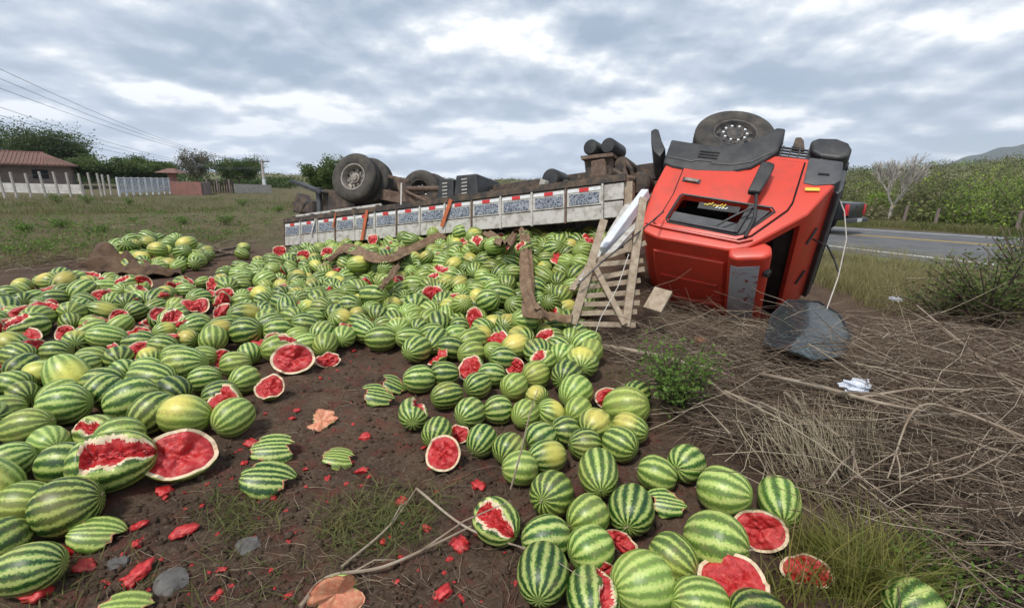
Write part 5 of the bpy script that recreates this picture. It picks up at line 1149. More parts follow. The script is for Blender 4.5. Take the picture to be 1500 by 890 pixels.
def build_melons():
    stems = stem_mesh().build('stem_proto', M_TWIG).data; bpy.data.objects.remove(bpy.data.objects['stem_proto'])
    P = np.array([b[:3] for b in bodies]); u, v, dep = proj(P); kinds = [b[5] for b in bodies]
    size = np.array([b[6] for b in bodies])/dep; inside = (u > -70) & (u < 1570) & (v > 150) & (v < 960)
    # hidden ones (under others as seen from above) rank last
    buried = np.zeros(len(P), bool)
    for i in range(len(P)):
        d = np.hypot(P[:, 0]-P[i, 0], P[:, 1]-P[i, 1]); buried[i] = ((d < .14) & (P[:, 2] > P[i, 2]+.12)).any()
    wh = [i for i in range(len(P)) if kinds[i] == 'whole' and inside[i]]
    wh.sort(key=lambda i: -(size[i]*(.3 if buried[i] else 1))); single = set(wh[:298]); restV, restF, restL, restR, restB = [], [], [], [], []; nn = 0; cn = {}
    def zone(i):
        t, s = d_bed(P[i, 0], P[i, 1])
        if v[i] < 395 and u[i] < 310: return 'heap'
        if u[i] > 985 and v[i] > 640: return 'brush'
        if u[i] < 420 and v[i] > 575: return 'edge'
        if v[i] > 560 and u[i] > 570: return 'arm'
        if u[i] < 520 and s > 1.6: return 'left'
        return 'pile'
    LB = {'heap': ('whole green striped watermelon in the small separate heap out on the field', 'melons in the separate heap'),
          'brush': ('whole striped watermelon lying apart on the soil next to the dry brush', 'melons beside the dry brush'),
          'edge': ('large whole striped watermelon at the spill edge facing the bare soil patch', 'large melons at the spill edge'),
          'arm': ('whole striped watermelon in the trail of melons between bare soil and dry brush', 'melons in the trail'),
          'left': ('whole striped watermelon in the layer spilled across the soil away from the truck', 'melons spread on the soil'),
          'pile': ('whole striped watermelon in the heap sloping down from the white truck bed', 'melons heaped under the truck bed')}
    CL = {'half': ('watermelon half with {} ragged red face', 'halved melons'), 'long': ('watermelon half split lengthwise showing red flesh', 'melons split lengthwise'),
          'piece': ('broken watermelon wedge with red flesh', 'broken melon wedges'), 'shell': ('hollow broken watermelon rind shell', 'empty rind shells'), 'notch': ('cracked watermelon with a ragged wedge missing', 'cracked melons')}
    ZN = {'heap': 'in the separate heap on the field', 'brush': 'beside the dry brush', 'edge': 'at the thick edge of the spill', 'arm': 'in the trail beside the bare soil', 'left': 'in the layer spread over the soil', 'pile': 'in the heap below the truck bed'}
    SPL = {(90,745): 'largest watermelon lying right before the cracked one with the wide missing wedge', (1340,880): 'lone watermelon half hidden by weeds and twigs right of the grass tussock', (1143,728): 'oval watermelon wedged between the dry brush and the red split half',
           (930,578): 'whole watermelon tucked behind the leafy green weed', (1044,800): 'long watermelon touching the split red half beside the grass', (877,690): 'tall oval watermelon lying end on in the middle of the melon trail',
           (932,850): 'biggest watermelon of the trail beside the cracked upright one', (37,827): 'big watermelon next to a red flesh lump at the near soil edge', (263,608): 'watermelon directly behind the halved melon on the bare soil', (342,608): 'round watermelon at the soil edge past the halved melon'}
    KEY = {i: (e[0], e[1]) for i, e in enumerate(EX)}
    for i, (x, y, z, r, yaw, kind, sc, tip, ln, exf) in enumerate(bodies):
        if not inside[i] and kind != 'whole': continue
        rs = random.Random(i*7+3); zn = zone(i)
        if kind == 'whole':
            w = WHOLE[rs.randrange(5)] if not exf else WHOLE[(0, 3)[rs.randrange(2)]]
            R_ = Matrix.Rotation(yaw, 4, 'Z') @ Matrix.Rotation(rs.gauss(0, .30 if not exf else .15), 4, 'Y') @ Matrix.Rotation(rs.uniform(0, 6.28), 4, 'X')
            if rs.random() < .5: R_ = R_ @ Matrix.Rotation(math.pi, 4, 'Z')
            yel = rs.random() < .16; to = Vector((-x*.12, -.55, .8))
            if yel: R_ = max((R_ @ Matrix.Rotation(q*.52, 4, 'X') for q in range(12)), key=lambda m: (m.to_3x3() @ Vector((.25, .3, .92))).dot(to))
            M_ = Matrix.Translation((x, y, z)) @ R_ @ Matrix.Diagonal((sc*ln, sc, sc, 1))
            if i in single:
                o = link('watermelon', w[0]); o.matrix_world = M_; o['belly'] = rs.uniform(.6, .95) if yel else 0.0
                lb_ = LB[zn][0].replace('whole ', 'whole yellow patched ') if yel else LB[zn][0]; tag(o, SPL.get(KEY.get(i), lb_), 'watermelon', LB[zn][1]+(' with yellow patches' if yel else ''))
                if dep[i] < 3.2:
                    st = link('stem', stems, o); st.scale = (w[1][:, 0].max()/BL, 1, 1)
            else:
                A = np.array(M_); V = w[1] @ A[:3, :3].T+A[:3, 3]; restV.append(V); restF.append(w[2]+nn); nn += len(V); restL.append(w[1]); restR.append(np.full(len(V), rs.random())); restB.append(np.full(len(V), .8 if yel else 0.))
            continue
        if kind.startswith('notch'):
            me, fl = NOTCH[int(kind[-1])]; R_ = Matrix.Rotation(yaw, 4, 'Z') @ Matrix.Rotation(rs.uniform(-.7, .5)-(.0 if not exf else .2), 4, 'X'); key = 'notch'
            # wedge opens up and towards the camera
            if exf: R_ = Matrix.Rotation(yaw, 4, 'Z') @ Matrix.Rotation(.65 if math.cos(yaw) > -.2 else -.65, 4, 'X')
            lab = CL['notch'][0]
        else:
            me, fl = CUTS[kind][rs.randrange(len(CUTS[kind]))]; key = kind
            # tip the cut face: 0 = up, 90 = towards the camera
            if exf: ax = Matrix.Rotation(math.radians(tip), 4, 'X'); R_ = Matrix.Rotation(math.atan2(-x, y)*.6, 4, 'Z') @ Matrix.Rotation(yaw*.6, 4, 'Y') @ ax @ Matrix.Rotation(yaw*.4, 4, 'Z')
            else: R_ = Matrix.Rotation(rs.uniform(-1.8, 1.8), 4, 'Z') @ Matrix.Rotation(math.radians(tip), 4, 'X') @ Matrix.Rotation(rs.uniform(0, 6.28), 4, 'Z')
            lab = CL[kind][0].replace('{} ', 'a ')
        o = link({'half': 'watermelon_half', 'long': 'watermelon_half', 'piece': 'watermelon_wedge', 'shell': 'rind_shell', 'notch': 'cracked_watermelon'}[key], me); f_ = link('flesh', fl, o)
        Rm = np.array(R_)[:3, :3]*sc; lo = np.empty(len(me.vertices)*3, np.float32); me.vertices.foreach_get('co', lo); lz = (lo.reshape(-1, 3) @ Rm.T)[:, 2].min()
        zz = z-r*.94; zz = zz-lz-.004
        o.matrix_world = Matrix.Translation((x, y, zz)) @ R_ @ Matrix.Diagonal((sc, sc, sc, 1))
        tag(o, lab+' '+ZN[zn], 'watermelon' if key != 'shell' else 'rind', CL[key][1]+' '+ZN[zn])
    if restV:
        me = np_mesh('far_watermelons', np.concatenate(restV), np.concatenate(restF), M_RIND, True); setattrs(me, np.concatenate(restL), np.concatenate(restR), np.concatenate(restB))
        tag(link('far_watermelons', me), 'mass of more striped watermelons filling the heap below the truck bed', 'watermelons', kind='stuff')
    # flesh chunks on the bare soil
    DIRT = [(420,525),(560,505),(610,560),(640,640),(700,700),(760,800),(760,890),(60,890),(140,790),(230,705),(330,645),(380,600)]
    RED1 = [(150,440),(330,410),(330,470),(260,520),(170,500),(60,470)]
    spots = [(255,650,1.3),(270,780,1.2),(203,842,1.2),(195,845,.8),(240,720,1.0),(535,640,.8),(675,798,1.1),(648,870,1.0),(530,690,.8),(412,545,.9),(55,872,1.3),(125,830,1.0),(95,810,.9),(700,712,1.0),(590,735,.8),(850,880,.9),(780,838,1.1),(440,520,.8),(370,650,1.0),(205,770,.8)]
    for k in range(190): 
        x, y = random.uniform(60, 760), random.uniform(505, 888)
        if inpoly(np.array([x]), np.array([y]), DIRT)[0]: spots.append((x, y, .14+.42*random.random()**2))
    for k in range(70):
        x, y = random.uniform(60, 330), random.uniform(410, 520)
        if inpoly(np.array([x]), np.array([y]), RED1)[0]: spots.append((x, y, random.uniform(.8, 1.7)))
    for x, y, s in spots:
        p = px(x, y, 0)
        for _ in range(3): p = px(x, y, gz(p[0], p[1])+.005)
        o = link('flesh_chunk', random.choice(CHUNKS), None, (p[0], p[1], gz(p[0], p[1])+.012*s if not (y < 522 and x < 335) else max([gz(p[0], p[1])+.012*s]+[b[2]+b[3]*.45 for b in bodies if math.hypot(b[0]-p[0], b[1]-p[1]) < b[3]*.9]))); o.rotation_euler = (random.uniform(-.4, .4), random.uniform(-.4, .4), random.uniform(0, 6.28)); o.scale = (s, s, s)
        far = y < 522 and x < 335
        tag(o, 'smashed lump of red watermelon flesh among the broken melons' if far else 'crushed lump of red watermelon flesh on the bare soil', 'melon flesh', 'flesh among broken melons' if far else 'flesh on the bare soil')
build_melons()

# ------------------------------------------------------------------ tarps
def ribbon(name, path, wid, label, cat, m, seed, amp=.03, parent=None):  # follows what lies under it
    """crumpled strip of cloth along a path of points"""
    rs = np.random.default_rng(seed); P = catmull(path, 9); n = len(P)
    zt = np.array([max(p[2], top_at(p[0], p[1], .02)+.03) for p in P]); zt = np.maximum(zt, 0); zt = np.convolve(np.pad(zt, 4, 'edge'), np.ones(9)/9, 'valid')+.03; P[:, 2] = zt
    T = np.gradient(P, axis=0); T /= np.linalg.norm(T, axis=1, keepdims=True)
    up = np.array([0, -.35, .94]); S = np.cross(T, up); S /= np.linalg.norm(S, axis=1, keepdims=True); Nn = np.cross(S, T); K = 9; V = []
    ph = rs.uniform(0, 6, 5)
    for i in range(n):
        w = (wid if np.isscalar(wid) else np.interp(i/(n-1), np.linspace(0, 1, len(wid)), wid))*(1+.15*math.sin(i*.5+ph[0])+.06*math.sin(i*1.7))
        for k in range(K):
            t = k/(K-1)-.5; V.append(P[i]+S[i]*t*w+Nn[i]*(amp*(1.2-2*abs(t))+amp*math.sin(t*14+i*.35+ph[1])*.7+amp*.25*math.sin(i*.7+k*1.3+ph[2])))
    V = np.array(V); i = np.arange(n*K).reshape(n, K); Q = np.stack([i[:-1, :-1], i[1:, :-1], i[1:, 1:], i[:-1, 1:]], -1).reshape(-1, 4)
    V2 = np.concatenate([V, V-np.array([0, -.004, .008])]); Q2 = np.concatenate([Q, Q[:, ::-1]+n*K])
    o = link(name, np_mesh(name, V2, Q2, m, True)); return tag(o, label, cat)
def top_at(x, y, pad=.05):
    """highest melon or soil surface under a point"""
    best = gz(x, y)
    for b in bodies:
        d = math.hypot(b[0]-x, b[1]-y)
        if d < b[3]+pad: best = max(best, b[2]+math.sqrt(max(b[3]**2-d*d, b[3]**2*.35)))
    return best
def onpile(x, y, extra=.035):
    p = px(x, y, .4)
    for _ in range(6): p = px(x, y, min(top_at(p[0], p[1]), gz(p[0], p[1])+.55)+extra)
    return p
def build_tarps():
    path = [onpile(x, y) for x, y in ((478, 392), (510, 383), (560, 380), (600, 382), (650, 372), (700, 362), (738, 362))]
    ribbon('tarp_strip', path, [.14, .22, .28, .24, .22, .20, .16], 'long twisted brown tarp strip lying across the melon heap', 'tarp', M_TARP, 1, .035)
    path = [onpile(x, y) for x, y in ((738, 362), (755, 372), (766, 400), (772, 430), (778, 455), (786, 474))]
    ribbon('tarp_strip', path, [.15, .18, .17, .16, .18, .24], 'brown tarp strip hanging down the melon heap towards the rack', 'tarp', M_TARP, 2, .035)
    path = [onpile(x, y) for x, y in ((590, 384), (580, 400), (566, 418), (556, 428))]
    ribbon('tarp_strip', path, [.10, .12, .08, .05], 'short brown tarp end trailing off the long tarp strip', 'tarp', M_TARP, 3, .025)
    path = [onpile(x, y) for x, y in ((786, 474), (810, 470), (838, 470))]
    ribbon('tarp_strip', path, [.18, .13, .10], 'rust brown cloth scrap lying before the slatted rack', 'tarp', M_TARP, 5, .03)
    # muddy tarp pulled up by the small heap
    rs = np.random.default_rng(5); n, m = 26, 22; V = []
    c = px(180, 405); c[2] = 0
    for i in range(n):
        for k in range(m):
            a, b = i/(n-1), k/(m-1); x = c[0]-.75+1.45*a+.15*math.sin(b*5); y = c[1]-.1+.6*b+.1*math.sin(a*7)
            hgt = .42*math.exp(-((a-.12)/.16)**2-((b-.55)/.5)**2)+.30*math.exp(-((a-.45)/.25)**2-((b-.65)/.4)**2)+.10*math.exp(-((a-.8)/.3)**2)
            V.append((x, y, gz(x, y)+.02+hgt+.035*math.sin(a*22+b*6)+.03*math.sin(b*19-a*9)+rs.normal()*.006))
    V = np.array(V); i = np.arange(n*m).reshape(n, m); Q = np.stack([i[:-1, :-1], i[1:, :-1], i[1:, 1:], i[:-1, 1:]], -1).reshape(-1, 4)
    o = link('muddy_tarp', np_mesh('muddy_tarp', np.concatenate([V, V-np.array([0, 0, .012])]), np.concatenate([Q, Q[:, ::-1]+n*m]), M_TARPD, True)); tag(o, 'crumpled muddy brown tarp lying before the small melon heap', 'tarp')
    # dead twigs beside the heap
    mb = MB()
build_tarps()

# ------------------------------------------------------------------ dry brush, grass, plants
def sample(poly, n, x0, x1, y0, y1, zoff=0):
    """ground points that fall inside an outline of the photograph"""
    out = np.zeros((0, 3))
    while len(out) < n:
        X = RNG.uniform(x0, x1, n*3); Y = RNG.uniform(y0, y1, n*3); Z = ground(X, Y); u, v, d = proj(np.stack([X, Y, Z+zoff], 1)); ok = inpoly(u, v, poly); out = np.concatenate([out, np.stack([X, Y, Z], 1)[ok]])
    return out[:n]
def samplepx(poly, n):
    """uniform in the picture, laid on the ground"""
    xs = [p[0] for p in poly]; ys = [p[1] for p in poly]; out = []
    while len(out) < n:
        X = RNG.uniform(min(xs), max(xs), n*2); Y = RNG.uniform(min(ys), max(ys), n*2); ok = inpoly(X, Y, poly)
        for x, y in zip(X[ok], Y[ok]):
            p = px(x, y, 0); p = px(x, y, gz(p[0], p[1])); p[2] = gz(p[0], p[1]); out.append(p)
            if len(out) >= n: break
    return np.array(out)
def twigs(base, ln, r, dirs, lift, curl, K=6):
    n = len(base); t = np.linspace(0, 1, K); d = dirs/np.linalg.norm(dirs, axis=1, keepdims=True); side = np.stack([-d[:, 1], d[:, 0], np.zeros(n)], 1)
    P = base[:, None]+d[:, None]*(ln[:, None]*t)[..., None]+side[:, None]*(curl[:, None]*ln[:, None]*(t*t))[..., None]
    P[..., 2] += (lift[:, None]*np.sin(t*math.pi*.75)[None]); P += RNG.normal(size=P.shape)*(ln[:, None, None]*.016)
    P[..., 2] = np.maximum(P[..., 2], ground(P[..., 0], P[..., 1])-.02)
    R = r[:, None]*(1-.65*t)[None]; return tubes(P, R, 4)
def build_brush():
    BR_ = [(905,490),(1010,505),(1130,480),(1230,520),(1330,440),(1520,400),(1520,900),(1330,900),(1250,860),(1205,760),(1185,690),(1060,660),(1000,620),(960,560),(880,520)]
    def mk(n, lmin, lmax, rmin, rmax, poly=BR_, hmax=.30, px_=True):
        b = samplepx(poly, int(n*1.25)); u, v, d = proj(b); keep = ~(inpoly(u, v, [(1180, 735), (1240, 715), (1330, 735), (1420, 800), (1440, 900), (1170, 900)]) & (RNG.random(len(b)) < .85)) & ~(inpoly(u, v, [(1120, 590), (1200, 595), (1250, 625), (1200, 650), (1130, 630)]) & (RNG.random(len(b)) < .75)); b = b[keep][:n]; n = len(b); u, v, d = proj(b); dn = np.clip((u-950)/350, .15, 1); b[:, 2] += RNG.uniform(0, 1, n)**1.5*hmax*dn
        ang = RNG.normal(-.25, .6, n)+np.where(RNG.random(n) < .5, math.pi, 0); ang = np.where(RNG.random(n) < .38, RNG.uniform(0, 6.28, n), ang)
        dirs = np.stack([np.cos(ang), np.sin(ang), RNG.normal(.03, .26, n)], 1); ln = RNG.uniform(lmin, lmax, n); b = b-dirs*ln[:, None]*.5; b[:, 2] = np.maximum(b[:, 2], ground(b[:, 0], b[:, 1]))
        return twigs(b, ln, RNG.uniform(rmin, rmax, n), dirs, RNG.uniform(-.02, .12, n)*ln, RNG.normal(0, .3, n))
    V, Q = joinq([mk(4200, .15, .7, .0012, .0030), mk(800, .5, 1.4, .002, .0050, hmax=.42)]); tag(link('dry_brush', np_mesh('dry_brush', V, Q, M_BRUSH, True)), 'tangle of pale dry twigs beside the crushed cab', 'brush', kind='stuff')
    V, Q = joinq([mk(5200, .15, .6, .0015, .0040, hmax=.16)]); tag(link('dark_brush', np_mesh('dark_brush', V, Q, M_TWIGD, True)), 'darker twigs lying deep in the dry brush', 'brush', kind='stuff')
    # twigs heaped against the roof of the cab
    CB = [(940,470),(1000,440),(1060,470),(1130,500),(1230,520),(1130,560),(1000,540)]
    V, Q = mk(520, .4, 1.2, .002, .0045, CB, .30); tag(link('twigs_at_cab', np_mesh('twigs_at_cab', V, Q, M_BRUSH, True)), 'loose dry twigs heaped against the crushed cab roof', 'brush', kind='stuff')
    # big branches, one by one
    def branch(pts, r, label, m=M_TWIG, seed=0, forks=3):
        rs = random.Random(seed); P = catmull([tuple(q) for q in pts], 6); n = len(P); c = Vector(P[0]); c.z = gz(c.x, c.y); root = empty('fallen_branch', c, label, 'branch')
        mb = MB(); mb.tube([Vector(q) for q in P], [r*(1-.6*i/(n-1)) for i in range(n)], 7); mb.build('stem', m, root, org=c, smooth=True)
        for k in range(forks):
            i = rs.randrange(n//4, n-2); p = Vector(P[i]); d = Vector(P[i+1])-p; d.normalize(); l = rs.uniform(.25, .55); q = p+(d+Vector((rs.uniform(-.6, .6), rs.uniform(-.6, .6), rs.uniform(0, .5))))*l
            mb = MB(); mb.tube([p, p.lerp(q, .5)+Vector((0, 0, .03)), q], [r*.45, r*.35, r*.15], 5); mb.build('twig', m, root, org=c, smooth=True)
    def G(x, y, h=.05): p = px(x, y, 0); p = px(x, y, gz(p[0], p[1])+h); return p
    branch([G(880, 505, .06), G(960, 520, .12), G(1010, 535, .16), G(1060, 575, .15), G(1120, 605, .12)], .022, 'thick pale branch running from the melons under the dry brush', seed=1)
    branch([G(1115, 548, .30), G(1200, 566, .42), G(1290, 590, .40), G(1400, 610, .3)], .015, 'straight pale branch on top of the dry brush', seed=2)
    branch([G(1500, 578, .30), G(1430, 520, .42), G(1370, 470, .55), G(1342, 446, .6)], .013, 'long straight dead stem rising over the brush towards the road', seed=3, forks=1)
    branch([G(1330, 500, .35), G(1400, 520, .40), G(1500, 560, .35)], .014, 'pale branch lying across the brush near the green shrub', seed=4)
    branch([G(1150, 575, .15), G(1190, 610, .2), G(1240, 650, .22), G(1260, 700, .2)], .013, 'bent branch over the dark hollow in the brush', seed=5)
    branch([G(1500, 640, .3), G(1400, 600, .36), G(1340, 600, .4), G(1300, 700, .25)], .009, 'thin forked branch drooping over the brush', seed=6)
    branch([G(440, 888, .03), G(480, 845, .03), G(560, 830, .04), G(640, 795, .05), G(690, 770, .06)], .010, 'grey stick lying on the soil pointing at the cracked melon', seed=7, forks=2)
    branch([G(500, 830, .03), G(570, 770, .03), G(610, 715, .04)], .007, 'crooked thin stick lying on the grassy soil patch', seed=8, forks=1)
    branch([G(610, 715, .04), G(680, 770, .06), G(760, 800, .08), G(790, 812, .1)], .007, 'thin stick running from the grass patch into the melon trail', seed=9, forks=1)
    branch([G(748, 716, .10), G(762, 665, .30), G(775, 610, .45), G(788, 570, .5)], .006, 'slim dead stem standing upright among the melons', seed=10, forks=0)
    # pale straw fan
    C = G(1232, 700, .0); n = 420; b = C+RNG.normal(size=(n, 3))*np.array([.16, .14, 0]); b[:, 2] = ground(b[:, 0], b[:, 1]); ang = RNG.normal(1.9, .5, n); dirs = np.stack([np.cos(ang)*.6, np.sin(ang)*.4, RNG.uniform(.3, 1.1, n)], 1)
    V, Q = twigs(b, RNG.uniform(.20, .46, n), RNG.uniform(.002, .0038, n), dirs, np.zeros(n), RNG.normal(0, .25, n)); tag(link('straw_clump', np_mesh('straw_clump', V, Q, leafmat('straw', (.34, .28, .18), (.52, .45, .32), .2))), 'fan of pale dry straw rising behind the green tussock', 'straw', kind='stuff')
    # straw litter and fine twigs on the bare soil
    DIRT = [(60,900),(130,790),(240,700),(340,640),(430,530),(600,500),(660,650),(770,720),(800,900)]
    b = samplepx(DIRT, 800); n = len(b); ang = RNG.uniform(0, 6.28, n); dirs = np.stack([np.cos(ang), np.sin(ang), np.zeros(n)], 1); b[:, 2] += .008
    V, Q = twigs(b, RNG.uniform(.02, .20, n), RNG.uniform(.0008, .0020, n), dirs, RNG.uniform(0, .02, n), RNG.normal(0, .25, n)); tag(link('soil_litter', np_mesh('soil_litter', V, Q, M_LITT)), 'bits of straw and fine twigs scattered on the bare soil', 'litter', kind='stuff')
    b = np.concatenate([samplepx(DIRT, 2600), samplepx([(430,530),(600,500),(860,480),(1000,640),(1180,700),(1200,900),(760,900)], 1500)]); n = len(b); s = .004+.024*RNG.random(n)**2.5
    o8 = np.array([[1, 0, 0], [-1, 0, 0], [0, 1, 0], [0, -1, 0], [0, 0, 1], [0, 0, -1]], float); f8 = np.array([[0, 2, 4], [2, 1, 4], [1, 3, 4], [3, 0, 4], [2, 0, 5], [1, 2, 5], [3, 1, 5], [0, 3, 5]])
    V = (b[:, None]+o8[None]*s[:, None, None]*RNG.uniform(.6, 1.3, (n, 6, 1))).reshape(-1, 3); Q = (f8[None]+np.arange(n)[:, None, None]*6).reshape(-1, 3)
    tag(link('soil_clods', np_mesh('soil_clods', V, Q, M_SOIL)), 'small clods of dark soil on the bare ground', 'soil', kind='stuff')
build_brush()
def build_grass():
    def tufts(centres, per, hmin, hmax, spread, wid, lean=.5):
        n = len(centres)*per; c = np.repeat(centres, per, 0); b = c+RNG.normal(size=(n, 3))*np.array([spread, spread, 0]); b[:, 2] = ground(b[:, 0], b[:, 1])-.01
        h = RNG.uniform(hmin, hmax, n); a = RNG.uniform(0, 6.28, n); l = np.stack([np.cos(a), np.sin(a)], 1)*(h*RNG.uniform(.1, lean, n))[:, None]
        return blades(b, h, np.full(n, wid)*RNG.uniform(.6, 1.3, n), l)
    # field left and behind
    FIELD = [(-80,292),(200,288),(420,283),(470,300),(440,330),(400,352),(320,358),(140,380),(60,390),(-80,398)]
    c = samplepx(FIELD, 1000); V, Q = tufts(c, 14, .05, .18, .16, .008, .8); V2, Q2 = tufts(samplepx([(-80,290),(430,282),(470,292),(430,310),(-80,318)], 900), 12, .12, .32, .25, .016, .6)
    V, Q = joinq([(V, Q), (V2, Q2)]); tag(link('field_grass', np_mesh('field_grass', V, Q, L_GRASS)), 'short weedy grass over the field left of the truck', 'grass', kind='stuff')
    c = samplepx(FIELD, 900); V, Q = tufts(c, 12, .06, .26, .2, .007, .9); tag(link('dry_field_grass', np_mesh('dry_field_grass', V, Q, L_DRY)), 'straw coloured dry grass mixed into the field', 'grass', kind='stuff')
    fw = samplepx([(-80,300),(430,288),(440,320),(330,355),(140,372),(-80,385)], 420); C = np.repeat(fw, 26, 0); sp = np.repeat(RNG.uniform(.05, .22, len(fw)), 26)[:, None]
    C = C+RNG.normal(size=C.shape)*np.concatenate([sp, sp, sp*.45], 1)+np.array([0, 0, .07]); V, Q = leaves(C, .06, .3); tag(link('field_weeds', np_mesh('field_weeds', V, Q, L_WEED)), 'low bright weeds dotted over the field', 'weeds', kind='stuff')
    db = samplepx([(-80,320),(430,300),(440,345),(330,365),(140,392),(-80,410)], 500); n = len(db); an = RNG.uniform(0, 6.28, n); di = np.stack([np.cos(an), np.sin(an), np.zeros(n)], 1); db[:, 2] += .03
    V, Q = twigs(db, RNG.uniform(.1, .7, n), RNG.uniform(.003, .012, n), di, RNG.uniform(0, .06, n), RNG.normal(0, .3, n)); tag(link('field_litter', np_mesh('field_litter', V, Q, M_BRUSH)), 'dead stalks and sticks littering the field', 'litter', kind='stuff')
    # verge
    VERGE = [(1195,380),(1225,362),(1300,372),(1400,388),(1520,402),(1520,440),(1400,450),(1330,465),(1250,440),(1200,420)]
    c = samplepx(VERGE, 700); V, Q = tufts(c, 20, .10, .42, .12, .007, .7); tag(link('verge_grass', np_mesh('verge_grass', V, Q, L_DRY)), 'tall dry yellowish grass on the near road verge', 'grass', kind='stuff')
    c = samplepx(VERGE, 450); V, Q = tufts(c, 16, .08, .28, .12, .007, .7)
    FARV = [(1225,327),(1300,328),(1520,342),(1520,352),(1300,336),(1225,331)]
    b = []
    for k in range(900):
        x = random.uniform(1200, 1540); y = np.interp(x, [1200, 1300, 1520], [329, 331, 346])+random.uniform(-3, 2); p = px(x, y, .25); b.append((p[0]*1.03, p[1]*1.03, .2))
    n = 900*10; bb = np.repeat(np.array(b), 10, 0)+RNG.normal(size=(n, 3))*np.array([.2, .2, 0]); h = RNG.uniform(.12, .40, n); a = RNG.uniform(0, 6.28, n)
    V2, Q2 = blades(bb, h, RNG.uniform(.01, .02, n), np.stack([np.cos(a), np.sin(a)], 1)*(h*.4)[:, None]); V, Q = joinq([(V, Q), (V2, Q2)])
    tag(link('roadside_grass', np_mesh('roadside_grass', V, Q, L_GRASS)), 'green grass fringing both sides of the road', 'grass', kind='stuff')
    # grass in the foreground soil
    c = np.concatenate([samplepx([(470,740),(560,715),(640,730),(640,790),(560,815),(480,800)], 150), samplepx([(280,730),(400,715),(420,770),(330,790)], 60), samplepx([(90,830),(130,870),(110,895),(60,895)], 10), samplepx([(60,820),(150,800),(500,820),(560,890),(80,895)], 26), samplepx([(900,520),(980,600),(960,640),(880,560)], 25)])
    V, Q = tufts(c, 8, .02, .10, .05, .008, 2.2); tag(link('soil_grass', np_mesh('soil_grass', V, Q, L_GRASS)), 'flattened green grass tufts on the bare soil', 'grass', kind='stuff')
    # tussock
    for (x, y, n, hh, sp, lb) in ((1258, 872, 900, .46, .11, 'yellow green grass tussock rising beside the red melon piece'), (1205, 812, 260, .28, .07, 'small dry grass tuft left of the big tussock'), (1322, 868, 340, .38, .08, 'green grass tuft right of the big tussock'), (1150, 868, 140, .16, .06, 'short dry grass tuft beside the split melon slice')):
        p = px(x, y, 0); p = px(x, y, gz(p[0], p[1])); b = np.repeat(np.array([[0, 0, 0.]]), n, 0)+RNG.normal(size=(n, 3))*np.array([sp, sp*.7, 0]); h = RNG.uniform(.3, 1, n)*hh; a = RNG.uniform(0, 6.28, n)
        l = np.stack([np.cos(a), np.sin(a)], 1)*(h*RNG.uniform(.1, .8, n))[:, None]; V, Q = blades(b, h, RNG.uniform(.004, .009, n), l, 5)
        root = empty('grass_tussock', (p[0], p[1], gz(p[0], p[1])-.01), lb, 'grass'); tag(link('blades', np_mesh('blades', V, Q, L_TUSS), root), kind='stuff')
build_grass()
def plant(x, y, h, w, nst, label, lm, leaf=.03, per=26, name='leafy_plant', zb=None, upr=.6):
    p = px(x, y, 0); p = px(x, y, gz(p[0], p[1])); rs = random.Random(int(x*3+y)); root = empty(name, (p[0], p[1], gz(p[0], p[1])), label, 'plant'); st = []; C = []
    for k in range(nst):
        a = rs.uniform(0, 6.28); e = Vector((math.cos(a)*w*rs.uniform(.2, 1), math.sin(a)*w*rs.uniform(.2, 1), h*rs.uniform(.5, 1))); m = e*.5+Vector((0, 0, h*.12)); st.append([(0, 0, -.03), tuple(m), tuple(e)])
        for t in np.linspace(.25, 1, per): q = Vector((0, 0, 0)).lerp(m, min(1, t*2)) if t < .5 else m.lerp(e, t*2-1); C.append(tuple(q+Vector((rs.gauss(0, leaf*1.1), rs.gauss(0, leaf*1.1), rs.gauss(0, leaf*.8)))))
    V, Q = tubes(np.array(st), np.tile(np.array([[.006, .004, .002]])*h/.4, (nst, 1)), 4); link('stem', np_mesh('stem', V, Q, M_BARK), root)
    V, Q = leaves(np.array(C), leaf, .3); link('foliage', np_mesh('foliage', V, Q, lm), root)
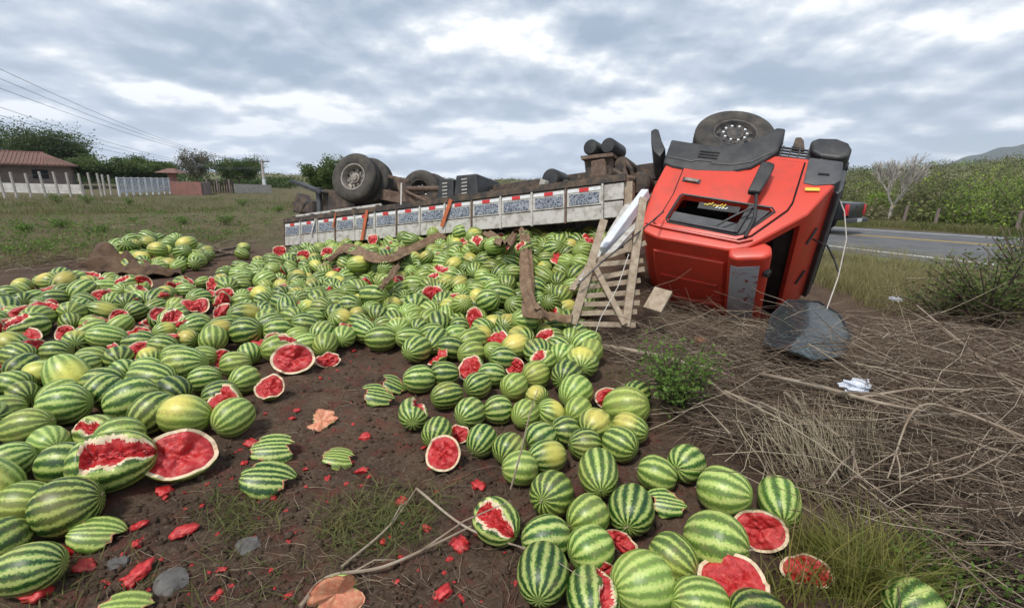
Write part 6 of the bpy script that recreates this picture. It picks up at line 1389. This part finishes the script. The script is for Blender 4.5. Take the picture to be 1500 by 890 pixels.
def build_plants():
    plant(985, 605, .56, .42, 60, 'leafy green weed growing between the melons and the brush', L_WEED, .035, 30)
    plant(1400, 885, .30, .26, 30, 'small bright weed in the brush beside the tussock', L_WEED, .025, 22)
    plant(1345, 895, .20, .18, 18, 'low green weed around the dark melon', L_WEED, .03, 16)
    plant(850, 560, .22, .16, 8, 'low weed with soft leaves poking up between melons', L_WEED, .03, 14)
    plant(1440, 490, 1.0, .85, 80, 'green shrub on the verge beside the brush', L_SHRUB, .05, 40, 'verge_shrub')
    plant(1510, 480, 1.3, .9, 90, 'tall green shrub at the road edge past the brush', L_SHRUB, .05, 42, 'verge_shrub')
    plant(1380, 475, .55, .55, 40, 'low olive shrub in the dry verge grass', L_SHRUB, .045, 30, 'verge_shrub')
    for x, y, h, lb in ((88, 335, .30, 'bright broad leaved weed on the field left of the small heap'), (330, 330, .38, 'bushy green weed on the field right of the small heap'), (35, 340, .22, 'small green weed far out on the field'), (148, 340, .20, 'low weed clump just left of the small melon heap'), (355, 302, .5, 'upright bright weed by the field edge'), (270, 328, .25, 'low spreading weed behind the small melon heap'), (190, 300, .4, 'weed clump before the white railing'), (85, 298, .6, 'bushy weed at the feet of the fence posts'), (130, 298, .5, 'green weed at the end of the fence posts'), (410, 312, .35, 'green weed beside the truck rear')):
        plant(x, y, h, h*1.1, 16, lb, L_WEED, .05+h*.05, 20, 'field_weed')
    # stones
    for x, y, s, lb in ((250, 848, .085, 'dark flat stone lying in the bare soil'), (362, 795, .07, 'grey flat stone beside the trampled grass'), (172, 822, .05, 'small grey stone near the crushed red flesh'), (60, 700, .03, 'pebble under the big melons')):
        p = px(x, y, 0); bm = bmesh.new(); bmesh.ops.create_icosphere(bm, subdivisions=2, radius=1); rs = random.Random(int(x))
        for v in bm.verts: c = v.co.copy(); k = 1+rs.uniform(-.14, .14); v.co = Vector((c.x*k*s, c.y*k*s*.75, max(c.z, -.5)*k*s*.32))
        me = bpy.data.meshes.new('stone'); bm.to_mesh(me); bm.free(); me.materials.append(M_STONE); o = link('stone', me, None, (p[0], p[1], gz(p[0], p[1])+.005)); o.rotation_euler.z = rs.uniform(0, 6); tag(o, lb, 'stone')
    # stray wood by the small heap
    for k, (xa, ya, xb, yb) in enumerate(((305, 372, 345, 362), (310, 378, 350, 368), (318, 368, 352, 374))):
        p, q = px(xa, ya, .03), px(xb, yb, .05); p[2] = gz(p[0], p[1])+.04; q[2] = gz(q[0], q[1])+.05; mb = MB(); mb.tube([Vector(p), Vector(q)], .03, 6); o = mb.build('stray_stick', M_TWIGD, None); tag(o, 'dark stick lying on the soil right of the small heap', 'stick', 'sticks by the heap')
build_plants()

# ------------------------------------------------------------------ air
def build_haze():
    m = bpy.data.materials.new('thin_haze'); m.use_nodes = True; N = m.node_tree.nodes; L = m.node_tree.links
    N.remove(N['Principled BSDF']); v = N.new('ShaderNodeVolumePrincipled'); v.inputs['Color'].default_value = (.80, .87, .97, 1); v.inputs['Density'].default_value = .00022; v.inputs['Anisotropy'].default_value = .1
    L.new(v.outputs[0], N['Material Output'].inputs['Volume'])
    mb = MB(); mb.box((-3200, -900, -8), (3200, 3200, 260)); o = mb.build('haze', m); tag(o, 'thin pale haze in the air over the land', 'haze', kind='stuff')
build_haze()
